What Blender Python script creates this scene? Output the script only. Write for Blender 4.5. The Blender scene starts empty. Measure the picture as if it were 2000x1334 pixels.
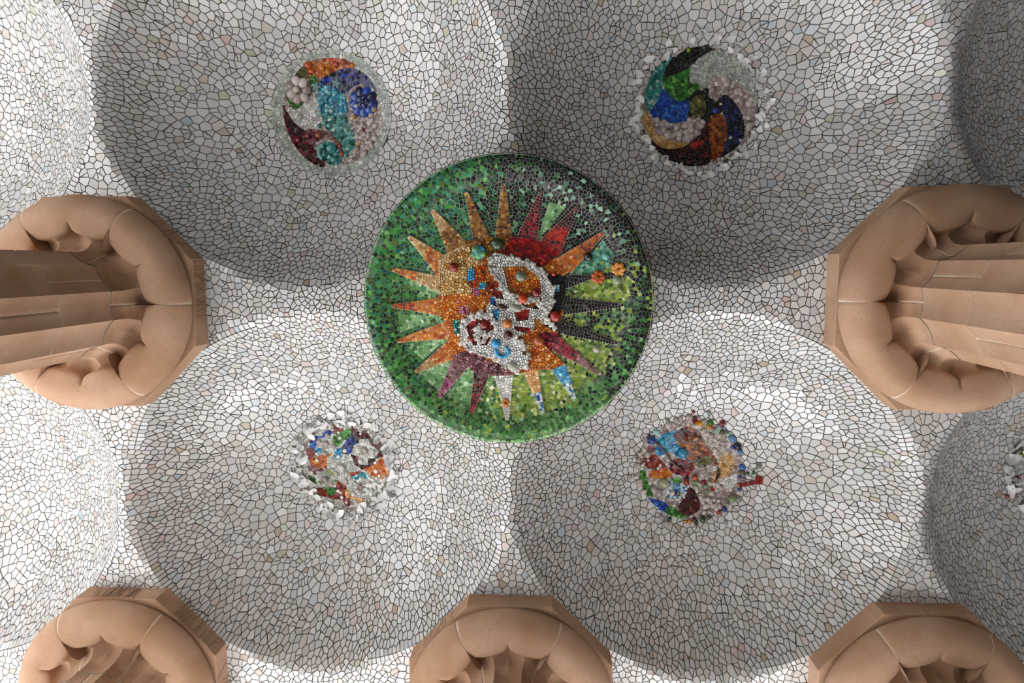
import bpy, math, random
import numpy as np
from mathutils import Vector, Matrix
from mathutils.geometry import delaunay_2d_cdt

SC = bpy.context.scene
COL = SC.collection
PI = math.pi
random.seed(7)
rng = np.random.default_rng(7)

S = 3.4            # spacing of the column grid (m)
Z0 = 7.08          # height of the flat mosaic web between the domes (m)

# ------------------------------------------------------------------ camera
cam_d = bpy.data.cameras.new('camera')
cam = bpy.data.objects.new('camera', cam_d)
COL.objects.link(cam)
SC.camera = cam
cam_d.sensor_width = 36.0
cam_d.lens = 36.0 * 1329.0 / 2000.0
cam_d.clip_start = 0.05
RC = ((0.998617558, 0.00674217213, 0.0521297803),
      (-0.000648197571, 0.993243706, -0.116045337),
      (-0.0525599855, 0.115851121, 0.991874975))
CAMPOS = Vector((0.094697 * S, -0.091319 * S, Z0 - 1.640426 * S))
m = Matrix.Identity(4)
for r_ in range(3):
    m[r_][0] = RC[0][r_]; m[r_][1] = -RC[1][r_]; m[r_][2] = -RC[2][r_]; m[r_][3] = CAMPOS[r_]
cam.matrix_world = m
RCn = np.array(RC); CPn = np.array(CAMPOS)

# ------------------------------------------------------------------ light
SC.view_settings.view_transform = 'Standard'
SC.view_settings.look = 'None'
SC.view_settings.gamma = 1.0
SC.view_settings.use_curve_mapping = False
SC.view_settings.exposure = -0.55

world = bpy.data.worlds.new('sky'); SC.world = world
world.use_nodes = True
bg = world.node_tree.nodes['Background']
bg.inputs[0].default_value = (0.80, 0.90, 1.0, 1)
bg.inputs[1].default_value = 8.0
sun_d = bpy.data.lights.new('sun', 'SUN'); sun_d.energy = 36.0; sun_d.angle = math.radians(1.0)
sun_d.color = (1.0, 0.98, 0.97)
sun = bpy.data.objects.new('sun', sun_d); COL.objects.link(sun)
sun_from = Vector((-0.62, 0.55, 1.05))          # direction towards the sun
sun.rotation_euler = sun_from.to_track_quat('Z', 'Y').to_euler()
sun.location = (-20, 20, 30)
ROOF = (-8.4, 11.0, -11.0, 7.6)                  # x0, x1, y0, y1 of the hall's roof

FRONT_X = 6.5
LEFT_Y = -4.2

# ------------------------------------------------------------------ helpers
def srgb(h, k=1.0):
    if isinstance(h, str):
        h = h.lstrip('#'); v = [int(h[i:i + 2], 16) / 255 for i in (0, 2, 4)]
    else:
        v = list(h)
    return tuple(k * ((c / 12.92) if c <= 0.04045 else ((c + 0.055) / 1.055) ** 2.4) for c in v)

def link(o, parent=None, kind=None, label=None, cat=None, group=None):
    COL.objects.link(o)
    if parent is not None: o.parent = parent
    if kind: o['kind'] = kind
    if label: o['label'] = label
    if cat: o['category'] = cat
    if group: o['group'] = group
    return o

def empty(name, loc, **kw):
    o = bpy.data.objects.new(name, None); o.location = loc; o.empty_display_size = 0.2
    return link(o, **kw)

def mesh(name, verts, faces, mat=None, col=None, smooth=False):
    me = bpy.data.meshes.new(name)
    me.from_pydata(verts, [], faces)
    if col is not None:
        a = me.attributes.new('Col', 'FLOAT_COLOR', 'POINT')
        arr = np.ones((len(verts), 4), np.float32); arr[:, :3] = np.asarray(col, np.float32)
        a.data.foreach_set('color', arr.ravel())
    if smooth:
        me.polygons.foreach_set('use_smooth', [True] * len(me.polygons))
    if mat: me.materials.append(mat)
    return me

def obj(name, me, loc=(0, 0, 0), parent=None, **kw):
    o = bpy.data.objects.new(name, me); o.location = loc
    return link(o, parent, **kw)

# ------------------------------------------------------------------ materials
def new_mat(name):
    mt = bpy.data.materials.new(name); mt.use_nodes = True
    nt = mt.node_tree
    return mt, nt, nt.nodes['Principled BSDF']

def nd(nt, typ, **kw):
    n = nt.nodes.new(typ)
    for k, v in kw.items(): setattr(n, k, v)
    return n

def glazed(name, rough, rough_var=0.1, bump=0.0, spec=0.5, coat=0.0):
    mt, nt, b = new_mat(name)
    at = nd(nt, 'ShaderNodeAttribute', attribute_name='Col')
    nt.links.new(at.outputs['Color'], b.inputs['Base Color'])
    tc = nd(nt, 'ShaderNodeTexCoord')
    geo = nd(nt, 'ShaderNodeNewGeometry')
    ns = nd(nt, 'ShaderNodeTexNoise'); ns.inputs['Scale'].default_value = 9.0
    nt.links.new(geo.outputs['Position'], ns.inputs['Vector'])
    mr = nd(nt, 'ShaderNodeMapRange')
    mr.inputs['To Min'].default_value = max(0.02, rough - rough_var); mr.inputs['To Max'].default_value = rough + rough_var
    nt.links.new(ns.outputs['Fac'], mr.inputs['Value']); nt.links.new(mr.outputs[0], b.inputs['Roughness'])
    b.inputs['Specular IOR Level'].default_value = spec
    b.inputs['Coat Weight'].default_value = coat
    if bump:
        n2 = nd(nt, 'ShaderNodeTexNoise'); n2.inputs['Scale'].default_value = 40.0
        nt.links.new(geo.outputs['Position'], n2.inputs['Vector'])
        bp = nd(nt, 'ShaderNodeBump'); bp.inputs['Strength'].default_value = bump; bp.inputs['Distance'].default_value = 0.01
        nt.links.new(n2.outputs['Fac'], bp.inputs['Height']); nt.links.new(bp.outputs[0], b.inputs['Normal'])
    return mt

M_TILE = glazed('glazed_white_tile', 0.17, 0.10, 0.05, 0.85)
M_COLOUR = glazed('glazed_colour_tile', 0.16, 0.08, 0.15)
M_GLASS = glazed('glossy_glass', 0.07, 0.03, 0.0, 0.7)

def mottled(name, c1, c2, scale, rough, bump, c3=None, detail=6.0):
    mt, nt, b = new_mat(name)
    geo = nd(nt, 'ShaderNodeNewGeometry')
    n1 = nd(nt, 'ShaderNodeTexNoise'); n1.inputs['Scale'].default_value = scale; n1.inputs['Detail'].default_value = detail
    nt.links.new(geo.outputs['Position'], n1.inputs['Vector'])
    rp = nd(nt, 'ShaderNodeValToRGB')
    rp.color_ramp.elements[0].position = 0.3; rp.color_ramp.elements[0].color = (*c1, 1)
    rp.color_ramp.elements[1].position = 0.7; rp.color_ramp.elements[1].color = (*c2, 1)
    nt.links.new(n1.outputs['Fac'], rp.inputs[0])
    out = rp.outputs[0]
    n3 = nd(nt, 'ShaderNodeTexNoise'); n3.inputs['Scale'].default_value = scale * 60; n3.inputs['Detail'].default_value = 3
    nt.links.new(geo.outputs['Position'], n3.inputs['Vector'])
    if c3:
        r3 = nd(nt, 'ShaderNodeValToRGB')
        r3.color_ramp.elements[0].position = 0.28; r3.color_ramp.elements[0].color = (1, 1, 1, 1)
        r3.color_ramp.elements[1].position = 0.42; r3.color_ramp.elements[1].color = (0, 0, 0, 1)
        nt.links.new(n3.outputs['Fac'], r3.inputs[0])
        mx = nd(nt, 'ShaderNodeMix', data_type='RGBA')
        nt.links.new(r3.outputs[0], mx.inputs['Factor']); nt.links.new(out, mx.inputs['A']); mx.inputs['B'].default_value = (*c3, 1)
        out = mx.outputs['Result']
    nt.links.new(out, b.inputs['Base Color'])
    b.inputs['Roughness'].default_value = rough
    bp = nd(nt, 'ShaderNodeBump'); bp.inputs['Strength'].default_value = bump; bp.inputs['Distance'].default_value = 0.004
    nt.links.new(n3.outputs['Fac'], bp.inputs['Height']); nt.links.new(bp.outputs[0], b.inputs['Normal'])
    return mt

M_GROUT = mottled('grey_brown_grout', srgb('#40372f'), srgb('#54493f'), 3.0, 0.9, 0.3)
M_CREAM = mottled('cream_grout', srgb('#d9d3c4'), srgb('#e6e1d6'), 6.0, 0.9, 0.3)
M_BED = mottled('grey_bedding_mortar', srgb('#8f877c'), srgb('#a39b90'), 6.0, 0.9, 0.3)
M_STONE = mottled('sandstone', srgb('#a07a5c'), srgb('#b8977d'), 2.6, 0.9, 0.6, srgb('#7e5b40'))
M_MORTAR = mottled('pale_lime_mortar', srgb('#c9b8a4'), srgb('#ddd0c0'), 5.0, 0.95, 0.3)
M_FLOOR = mottled('grey_paving', srgb('#8c8a88'), srgb('#969391'), 1.2, 0.8, 0.2)
M_GROUND = mottled('pale_gravel', srgb('#969492'), srgb('#a19e9b'), 0.8, 0.95, 0.2)
M_REFLECTOR = mottled('white_reflector_patch', srgb('#ecebe8'), srgb('#f2f1ee'), 0.6, 0.7, 0.1)  # for the added bright patch that the tiles mirror
M_WALL = mottled('rough_stone_wall', srgb('#36322e'), srgb('#423d38'), 1.5, 0.95, 0.4)
M_SLAB = mottled('plain_render', srgb('#bdb4a6'), srgb('#cfc7ba'), 1.0, 0.9, 0.2)
M_WIRE = mottled('rusty_wire', srgb('#4a3526'), srgb('#5e4632'), 8.0, 0.6, 0.1)

# ------------------------------------------------------------------ mosaic engine
def poisson(seeds, cand, sp, rmax, k_seed=0.78):
    """dart throwing: seeds [(x,y)] are kept, cand Nx2 candidates with their own spacing sp"""
    grid = {}
    pts = []
    inv = 1.0 / rmax
    def put(x, y):
        grid.setdefault((int(math.floor(x * inv)), int(math.floor(y * inv))), []).append((x, y)); pts.append((x, y))
    for x, y, s in seeds:
        gx, gy = int(math.floor(x * inv)), int(math.floor(y * inv)); ok = True
        for i in (gx - 1, gx, gx + 1):
            for j in (gy - 1, gy, gy + 1):
                for (a, b) in grid.get((i, j), ()):
                    if (a - x) ** 2 + (b - y) ** 2 < s * s: ok = False; break
                if not ok: break
            if not ok: break
        if ok: put(x, y)
    for (x, y), s in zip(cand.tolist(), sp.tolist()):
        gx, gy = int(math.floor(x * inv)), int(math.floor(y * inv)); s2 = s * s; ok = True
        for i in (gx - 1, gx, gx + 1):
            for j in (gy - 1, gy, gy + 1):
                for (a, b) in grid.get((i, j), ()):
                    if (a - x) ** 2 + (b - y) ** 2 < s2: ok = False; break
                if not ok: break
            if not ok: break
        if ok: put(x, y)
    return pts

def clip(poly, nx, ny, d):
    out = []
    n = len(poly)
    px, py = poly[-1]; pd = nx * px + ny * py - d
    for (x, y) in poly:
        q = nx * x + ny * y - d
        if q <= 0:
            if pd > 0:
                t = pd / (pd - q); out.append((px + (x - px) * t, py + (y - py) * t))
            out.append((x, y))
        elif pd <= 0:
            t = pd / (pd - q); out.append((px + (x - px) * t, py + (y - py) * t))
        px, py, pd = x, y, q
    return out

def area_c(poly):
    a = cx = cy = 0.0
    x0, y0 = poly[-1]
    for (x1, y1) in poly:
        c = x0 * y1 - x1 * y0
        a += c; cx += (x0 + x1) * c; cy += (y0 + y1) * c
        x0, y0 = x1, y1
    if abs(a) < 1e-12: return 0, poly[0][0], poly[0][1]
    return a / 2, cx / (3 * a), cy / (3 * a)

def voronoi(pts, gap, half, split=0.0, split_min=0.0):
    """cells (convex polygons, ccw) of the points, shrunk by gap/2; some cut in two"""
    r = delaunay_2d_cdt([Vector(p) for p in pts], [], [], 0, 1e-7)
    V, E, F, ov = r[0], r[1], r[2], r[3]
    nb = [[] for _ in V]
    for a, b in E: nb[a].append(b); nb[b].append(a)
    P = [(v[0], v[1]) for v in V]
    out = []
    g = gap / 2
    rnd = random.random
    for i, (x, y) in enumerate(P):
        poly = [(x - half, y - half), (x + half, y - half), (x + half, y + half), (x - half, y + half)]
        for j in nb[i]:
            qx, qy = P[j]; dx, dy = qx - x, qy - y; l = math.hypot(dx, dy)
            if l < 1e-9: continue
            dx /= l; dy /= l
            poly = clip(poly, dx, dy, dx * x + dy * y + l / 2 - g)
            if len(poly) < 3: break
        if len(poly) < 3: continue
        a, cx, cy = area_c(poly)
        if a <= 1e-6: continue
        if split and a > split_min and rnd() < split:
            # cut across the longer direction
            mx = max(((p[0] - cx) ** 2 + (p[1] - cy) ** 2, p[0] - cx, p[1] - cy) for p in poly)
            th = math.atan2(mx[2], mx[1]) + random.gauss(0, 0.35); nx, ny = math.cos(th), math.sin(th)
            d = nx * cx + ny * cy + random.gauss(0, 0.12) * math.sqrt(a)
            for s_ in (1, -1):
                q = clip(poly, s_ * nx, s_ * ny, s_ * d - g)
                if len(q) >= 3:
                    a2, _, _ = area_c(q)
                    if a2 > 2e-5: out.append(q)
        else:
            out.append(poly)
    return out

def simplify(poly, eps):
    """drop vertices closer than eps"""
    out = [poly[0]]
    for p in poly[1:]:
        if (p[0] - out[-1][0]) ** 2 + (p[1] - out[-1][1]) ** 2 > eps * eps: out.append(p)
    if len(out) > 3 and (out[0][0] - out[-1][0]) ** 2 + (out[0][1] - out[-1][1]) ** 2 < eps * eps: out.pop()
    return out

def tile_arrays(polys, zfun, off, thick, tilt):
    """list of (verts Nx3, centroid) prisms hanging under the surface zfun; visible face looks down"""
    cs = np.array([area_c(p)[1:] for p in polys])
    e = 0.012
    z = zfun(cs[:, 0], cs[:, 1])
    gx = (zfun(cs[:, 0] + e, cs[:, 1]) - zfun(cs[:, 0] - e, cs[:, 1])) / (2 * e)
    gy = (zfun(cs[:, 0], cs[:, 1] + e) - zfun(cs[:, 0], cs[:, 1] - e)) / (2 * e)
    sec = np.sqrt(1 + gx * gx + gy * gy)
    tx = rng.normal(0, tilt, len(polys)) * sec; ty = rng.normal(0, tilt, len(polys)) * sec
    offs = off if np.ndim(off) else np.full(len(polys), off)
    thk = thick if np.ndim(thick) else np.full(len(polys), thick)
    res = []
    for i, p in enumerate(polys):
        q = np.array(p); d = q - cs[i]
        low = z[i] + d[:, 0] * (gx[i] + tx[i]) + d[:, 1] * (gy[i] + ty[i]) - offs[i] * sec[i]
        up = low + thk[i] * sec[i]
        n = len(p)
        v = np.empty((2 * n, 3)); v[:n, :2] = q; v[n:, :2] = q; v[:n, 2] = low; v[n:, 2] = up
        res.append((v, (cs[i, 0], cs[i, 1], z[i])))
    return res

FACES = {}
def prism_faces(n):
    if n not in FACES:
        f = [tuple(range(n - 1, -1, -1))]
        for k in range(n):
            k2 = (k + 1) % n
            f.append((k, k2, n + k2, n + k))
        FACES[n] = f
    return FACES[n]

def emit_tiles(parent, ploc, arrs, cols, mat, name, stuff_name, n_single, rank):
    """the n_single largest (rank) as objects of their own under parent, the rest joined as stuff"""
    order = np.argsort(-np.asarray(rank)) if n_single else []
    single = set(int(k) for k in order[:n_single] if rank[k] > 0) if n_single else set()
    V, F, C = [], [], []
    base = 0
    for i, (v, c) in enumerate(arrs):
        n = len(v) // 2
        if i in single:
            me = mesh(name, (v - np.array(c)).tolist(), prism_faces(n), mat, np.tile(cols[i], (2 * n, 1)))
            obj(name, me, (c[0] - ploc[0], c[1] - ploc[1], c[2] - ploc[2]), parent)
        else:
            V.append(v - np.array(ploc)); C.append(np.tile(cols[i], (2 * n, 1)))
            F += [tuple(base + k for k in f) for f in prism_faces(n)]
            base += 2 * n
    if V:
        me = mesh(stuff_name, np.concatenate(V).tolist(), F, mat, np.concatenate(C))
        obj(stuff_name, me, (0, 0, 0), parent, kind='stuff')

def project(P):
    d = np.asarray(P, float) - CPn
    q = d @ RCn.T
    return 1000 + 1329 * q[:, 0] / q[:, 2], 667 + 1329 * q[:, 1] / q[:, 2], q[:, 2]

def in_frame(P, mrg=0):
    u, v, w = project(P)
    return (u > -mrg) & (u < 2000 + mrg) & (v > -mrg) & (v < 1334 + mrg) & (w > 0)

def pip(poly, X, Y):
    """points in polygon, vectorised"""
    ins = np.zeros(len(X), bool)
    n = len(poly); j = n - 1
    for i in range(n):
        xi, yi = poly[i]; xj, yj = poly[j]
        if yi != yj:
            c = ((yi > Y) != (yj > Y)) & (X < (xj - xi) * (Y - yi) / (yj - yi) + xi)
            ins ^= c
        j = i
    return ins

def along(poly, step, delta, closed=True):
    """pairs of points mirrored about a polyline, so that cell borders follow it"""
    out = []
    n = len(poly)
    for i in range(n if closed else n - 1):
        (x0, y0), (x1, y1) = poly[i], poly[(i + 1) % n]
        l = math.hypot(x1 - x0, y1 - y0)
        if l < 1e-9: continue
        k = max(1, round(l / step)); tx, ty = (x1 - x0) / l, (y1 - y0) / l
        for a in range(k):
            t = (a + 0.5) * l / k
            bx, by = x0 + tx * t, y0 + ty * t
            out.append((bx - ty * delta, by + tx * delta)); out.append((bx + ty * delta, by - tx * delta))
    return out

def smooth_poly(poly, it=2):
    """Chaikin corner cutting of a closed polygon"""
    for _ in range(it):
        q = []
        for i in range(len(poly)):
            (x0, y0), (x1, y1) = poly[i], poly[(i + 1) % len(poly)]
            q.append((0.75 * x0 + 0.25 * x1, 0.75 * y0 + 0.25 * y1)); q.append((0.25 * x0 + 0.75 * x1, 0.25 * y0 + 0.75 * y1))
        poly = q
    return poly

def pick(pal):
    """pal: list of (hex, weight)"""
    t = random.random() * sum(w for _, w in pal)
    for h, w in pal:
        t -= w
        if t <= 0: break
    c = np.array(srgb(h)) ** 1.15; return np.clip(c * random.uniform(0.72, 1.2) + random.uniform(-0.004, 0.004), 0.002, 0.95)

# ------------------------------------------------------------------ ceiling surface
RD = 0.467 * S
EX, EY = 0.467 / 0.482, 0.467 / 0.452      # the domes are slightly wider along x
RISE = 0.2936 * S
RS = (RD * RD + RISE * RISE) / (2 * RISE)
EDGE = RD / math.sqrt(RS * RS - RD * RD)

def smax(a, b, k):
    h = np.maximum(k - np.abs(a - b), 0) / k
    return np.maximum(a, b) + h * h * k * 0.25

def sstep(a, b, x):
    t = np.clip((x - a) / (b - a), 0, 1); return t * t * (3 - 2 * t)

def cap(d):
    inner = np.sqrt(np.maximum(RS * RS - np.minimum(d, RD) ** 2, 0)) - (RS - RISE)
    return np.where(d < RD, inner, -(d - RD) * EDGE)

def surf(X, Y):
    X = np.asarray(X, float); Y = np.asarray(Y, float)
    z = None
    cx = (np.floor(X / S) + 0.5) * S; cy = (np.floor(Y / S) + 0.5) * S
    dx, dy = X - cx, Y - cy
    d = np.hypot(dx * EX, dy * EY) + 1e-9
    c2 = np.abs((dx * dx - dy * dy) / (dx * dx + dy * dy + 1e-9))
    k = 0.03 + 0.17 * sstep(0.55, 0.97, c2)
    z = smax(cap(d), np.zeros_like(d), k)
    # the neighbour across the nearest neck
    horiz = np.abs(dx) > np.abs(dy)
    d2 = np.where(horiz, np.hypot((S - np.abs(dx)) * EX, dy * EY), np.hypot(dx * EX, (S - np.abs(dy)) * EY))
    z2 = smax(cap(d2), np.zeros_like(d), k)
    return Z0 + z + np.where(z2 > 0, z2 * 0.999, 0) * (z < 0.35)

def dome_d(X, Y):
    dx = X - (np.floor(X / S) + 0.5) * S; dy = Y - (np.floor(Y / S) + 0.5) * S
    return np.hypot(dx * EX, dy * EY), dx, dy

def col_d(X, Y):
    return np.hypot(X - np.round(X / S) * S, Y - np.round(Y / S) * S)

DOMES = [(i, j) for j in (-0.5, 0.5, 1.5) for i in (-1.5, -0.5, 0.5, 1.5)]
COLUMNS = [(-1, 0), (1, 0), (-1, 1), (0, 1), (1, 1)]
# rosette radii on the crowns of the domes (the tiles leave that circle free)
ROSE_R = {(-0.5, -0.5): 0.575, (0.5, -0.5): 0.55, (-0.5, 0.5): 0.445, (0.5, 0.5): 0.46, (1.5, 0.5): 0.43}

X0, X1, Y0, Y1 = -2 * S, 2 * S, -S, 2 * S
def spacing(X, Y):
    d, dx, dy = dome_d(X, Y)
    rho = d / RD
    sp = 0.058 - 0.021 * sstep(0.60, 0.98, rho)
    web = 0.038 + 0.021 * sstep(0.62, 0.30, col_d(X, Y) / S * 1.35)
    sp = np.where(rho > 1.0, web, sp)
    n = np.sin(X * 5.1 + 1.3 * np.sin(Y * 3.7)) * np.sin(Y * 4.3 + 1.1 * np.sin(X * 2.9))
    return sp * (1 + 0.14 * n)

# crisp dome rims on the diagonals: mirrored sites follow the arc
seeds = []
for (i, j) in DOMES:
    th = 0.0
    while th < 2 * PI:
        if abs(math.cos(2 * th)) < 0.86:
            for r in (RD - 0.016, RD + 0.020):
                seeds.append((i * S + r * math.cos(th) / EX, j * S + r * math.sin(th) / EY, 0.016))
        th += 0.025
NC = 470000
cand = np.column_stack([rng.uniform(X0, X1, NC), rng.uniform(Y0, Y1, NC)])
sp = spacing(cand[:, 0], cand[:, 1]) * rng.uniform(0.74, 1.16, NC)
pts = poisson(seeds, cand, sp, 0.075)
cells = [simplify(p, 0.006) for p in voronoi(pts, 0.0072, 0.10, 0.30, 0.0018)]
cells = [p for p in cells if len(p) >= 3]
cc = np.array([area_c(p)[1:] for p in cells])
# leave free: outside the bays, under the abaci, under the sun disc, under the rosettes
keep = (cc[:, 0] > X0 + .02) & (cc[:, 0] < X1 - .02) & (cc[:, 1] > Y0 + .02) & (cc[:, 1] < Y1 - .02)
for (i, j) in COLUMNS: keep &= np.hypot(cc[:, 0] - i * S, cc[:, 1] - j * S) > 0.74
keep &= np.hypot(cc[:, 0], cc[:, 1]) > 0.6
for (i, j), r in ROSE_R.items(): keep &= np.hypot(cc[:, 0] - i * S, cc[:, 1] - j * S) > r - 0.03
cells = [p for p, k in zip(cells, keep) if k]
arrs = tile_arrays(cells, surf, 0.008, 0.012, 0.035)

WHITE = [('#dddcda', 44), ('#d7d5d1', 34), ('#e4e4e3', 14), ('#d7d9db', 12), ('#d8d2ce', 9), ('#d3cfc8', 9), ('#d8d6dc', 7),
         ('#d2d8d6', 5), ('#cdc4b9', 2.2), ('#dacdc8', 2.2), ('#c9d2d8', 1.6), ('#d2bbb4', 0.6), ('#cbc9b2', 0.6), ('#c0b09a', 0.7), ('#cfd6c8', 0.7), ('#bccbd4', 0.3)]
def white():
    return 0.86 * np.array(srgb(random.choices([h for h, _ in WHITE], [w for _, w in WHITE])[0])) * random.uniform(0.90, 1.05)
tcols = [white() for _ in cells]
C3 = np.array([c for _, c in arrs])
TA = np.array([area_c(p)[0] for p in cells])
inf = in_frame(C3, 4)
du, dv, dw = project(C3)
rank = np.where(inf, TA / dw ** 2, 0)
# hidden behind the sun disc / capitals: not picked as single tiles
hid = np.hypot(du - 992, dv - 588) < 276
for (i, j) in COLUMNS:
    pu, pv, _ = project(np.array([[i * S, j * S, Z0 - 0.27]])); hid |= np.hypot(du - pu[0], dv - pv[0]) < 195
rank[hid] = 0

cell_i = (np.floor(C3[:, 0] / S) + 0.5); cell_j = (np.floor(C3[:, 1] / S) + 0.5)
NG = 72
for (i, j) in DOMES:
    P0 = (i * S, j * S, Z0)
    gx = np.linspace(-S / 2, S / 2, NG + 1)
    A, B = np.meshgrid(gx, gx, indexing='ij')
    Zs = surf(np.clip(A + P0[0], P0[0] - S / 2 + 1e-4, P0[0] + S / 2 - 1e-4), np.clip(B + P0[1], P0[1] - S / 2 + 1e-4, P0[1] + S / 2 - 1e-4)) - Z0
    vv = np.column_stack([A.ravel(), B.ravel(), Zs.ravel()]).tolist()
    ff = [(a * (NG + 1) + b, a * (NG + 1) + b + 1, (a + 1) * (NG + 1) + b + 1, (a + 1) * (NG + 1) + b) for a in range(NG) for b in range(NG)]
    me = mesh('ceiling', vv, ff, M_GROUT, smooth=True)
    co = obj('ceiling', me, P0, kind='structure')
    idx = np.where((cell_i == i) & (cell_j == j))[0]
    emit_tiles(co, P0, [arrs[k] for k in idx], [tcols[k] for k in idx], M_TILE, 'tile', 'small_tiles', 300, rank[idx])

# ------------------------------------------------------------------ the rest of the hall (outside the frame) and pieces added for its light
def box(name, a, b, mat, **kw):
    (x0, y0, z0), (x1, y1, z1) = a, b
    c = ((x0 + x1) / 2, (y0 + y1) / 2, (z0 + z1) / 2)
    v = [(x - c[0], y - c[1], z - c[2]) for x in (x0, x1) for y in (y0, y1) for z in (z0, z1)]
    f = [(0, 1, 3, 2), (4, 6, 7, 5), (0, 4, 5, 1), (2, 3, 7, 6), (0, 2, 6, 4), (1, 5, 7, 3)]
    return obj(name, mesh(name, v, f, mat), c, **kw)

rx0, rx1, ry0, ry1 = ROOF
box('floor', (rx0, ry0, -0.2), (rx1, ry1, 0), M_FLOOR, kind='structure')
box('ground', (-90, -90, -0.5), (90, 90, -0.21), M_GROUND, kind='structure')
box('ground', (-16, 20, -0.22), (9, 62, -0.2), M_REFLECTOR, kind='structure')  # unseen white patch, added so glazed tiles catch compact highlights
box('left_light_blocker', (rx0 - .4, ry0, -0.2), (rx0, LEFT_Y, Z0 + 1.25), M_WALL, kind='structure')  # unseen wall piece, added to cut side light on the right-hand domes
box('wall_back', (rx0, ry0 - .4, -0.2), (rx1, ry0, Z0 + 1.4), M_WALL, kind='structure')
box('wall_right', (rx1, ry0 - .4, -0.2), (rx1 + .4, ry1, Z0 + 1.4), M_WALL, kind='structure')
box('front_light_blocker', (FRONT_X, ry1, -0.2), (rx1, ry1 + .4, Z0 + 1.25), M_WALL, kind='structure')  # unseen wall piece, added to block front light and darken the right side
box('roof', (rx0, ry0 - .4, Z0 + 1.25), (rx1 + .4, ry1, Z0 + 1.7), M_SLAB, kind='structure')
for a, b in (((rx0, ry0, Z0), (X0, ry1, Z0 + .1)), ((X1, ry0, Z0), (rx1, ry1, Z0 + .1)), ((X0, ry0, Z0), (X1, Y0, Z0 + .1)), ((X0, Y1, Z0), (X1, ry1, Z0 + .1))):
    if a[0] < b[0] and a[1] < b[1]: box('ceiling', a, b, M_SLAB, kind='structure')

# ------------------------------------------------------------------ columns
NFL = 12
def lip_r(phi):                       # phi: angle from the flute's middle, +-15 deg
    t = min(1.0, abs(phi) / (PI / NFL))
    return 0.606 - 0.066 * math.sqrt(max(0, 1 - (1 - t) ** 2))
def flute(phi):
    t = min(1.0, abs(phi) / (PI / NFL))
    return 0.034 * (1 - t ** 2.2)
def phi_of(th):
    w = 2 * PI / NFL
    return (th + w / 2) % w - w / 2
def capital_profile(th):
    p = phi_of(th); fl = flute(p); rl = lip_r(p); t = min(1.0, abs(p) / (PI / NFL))
    rs = 0.425 - fl
    hz = -0.275 - 0.07 * t            # roof of the hollow behind the lip
    pts_ = [(rs + .002, -0.555), (rs, -0.50), (rs + 0.004, -0.45), (rs + 0.014 + .02 * (1 - t), -0.405), (rs + 0.35 * (rl - rs), hz - 0.022),
            (rs + 0.62 * (rl - rs), hz), (rl - 0.022, hz + 0.002 - .01 * t), (rl - 0.006, hz - 0.035), (rl - 0.002, -0.374), (rl + 0.010, -0.393), (rl + 0.028, -0.404),
            (rl + (0.70 - rl) * .52, -0.418), (0.690, -0.426), (0.745, -0.418), (0.782, -0.400), (0.815, -0.372), (0.845, -0.335), (0.862, -0.30), (0.868, -0.268), (0.862, -0.238), (0.843, -0.216), (0.80, -0.206)]
    return pts_

def catmull(P, k):
    out = []
    n = len(P)
    for i in range(n - 1):
        p0, p1, p2, p3 = P[max(i - 1, 0)], P[i], P[i + 1], P[min(i + 2, n - 1)]
        for s_ in range(k):
            t = s_ / k
            out.append(tuple(0.5 * (2 * b + (c - a) * t + (2 * a - 5 * b + 4 * c - d) * t * t + (3 * b - a - 3 * c + d) * t ** 3) for a, b, c, d in zip(p0, p1, p2, p3)))
    out.append(P[-1]); return out

def sector(prof, th0, th1, nth, inset=0.0, gap=0.0, ends=True, smooth_k=2):
    """block of a lathe-like body between two angles; ends closed towards the axis"""
    V, F = [], []
    ths = [th0 + (th1 - th0) * k / nth for k in range(nth + 1)]
    rows = None
    for k, th in enumerate(ths):
        pr = catmull(prof(th), smooth_k) if smooth_k > 1 else prof(th)
        rows = len(pr)
        edge = min(k, nth - k)
        rin = 0.006 if (edge == 0 and ends) else 0.0         # eased edge at the joint
        if inset:
            off_ = []
            for q in range(rows):
                (ra, za), (rb, zb) = pr[max(q - 1, 0)], pr[min(q + 1, rows - 1)]
                l = math.hypot(rb - ra, zb - za) or 1.0
                off_.append((pr[q][0] - inset * (zb - za) / l, pr[q][1] + inset * (rb - ra) / l))
            pr = off_
        for (r, z) in pr:
            tt = th
            if k == 0: tt = th + gap / max(r, .1)
            if k == nth: tt = th - gap / max(r, .1)
            V.append(((r - rin) * math.cos(tt), (r - rin) * math.sin(tt), z))
    for k in range(nth):
        for q in range(rows - 1):
            a = k * rows + q
            F.append((a, a + rows, a + rows + 1, a + 1))
    if ends:
        for k in (0, nth):
            b0 = len(V)
            for q in range(rows):
                x, y, z = V[k * rows + q]; r = math.hypot(x, y); s_ = max(r - 0.14, 0.05) / r
                V.append((x * s_, y * s_, z))
            for q in range(rows - 1):
                a = k * rows + q
                f = (a, a + 1, b0 + q + 1, b0 + q)
                F.append(f if k == 0 else f[::-1])
    return V, F

def sharp_smooth(me, ang=40):
    me.polygons.foreach_set('use_smooth', [True] * len(me.polygons))
    import bmesh
    bm = bmesh.new(); bm.from_mesh(me)
    for e in bm.edges:
        e.smooth = not (len(e.link_faces) != 2 or e.calc_face_angle(0) > math.radians(ang))
    bm.to_mesh(me); bm.free()

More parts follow.
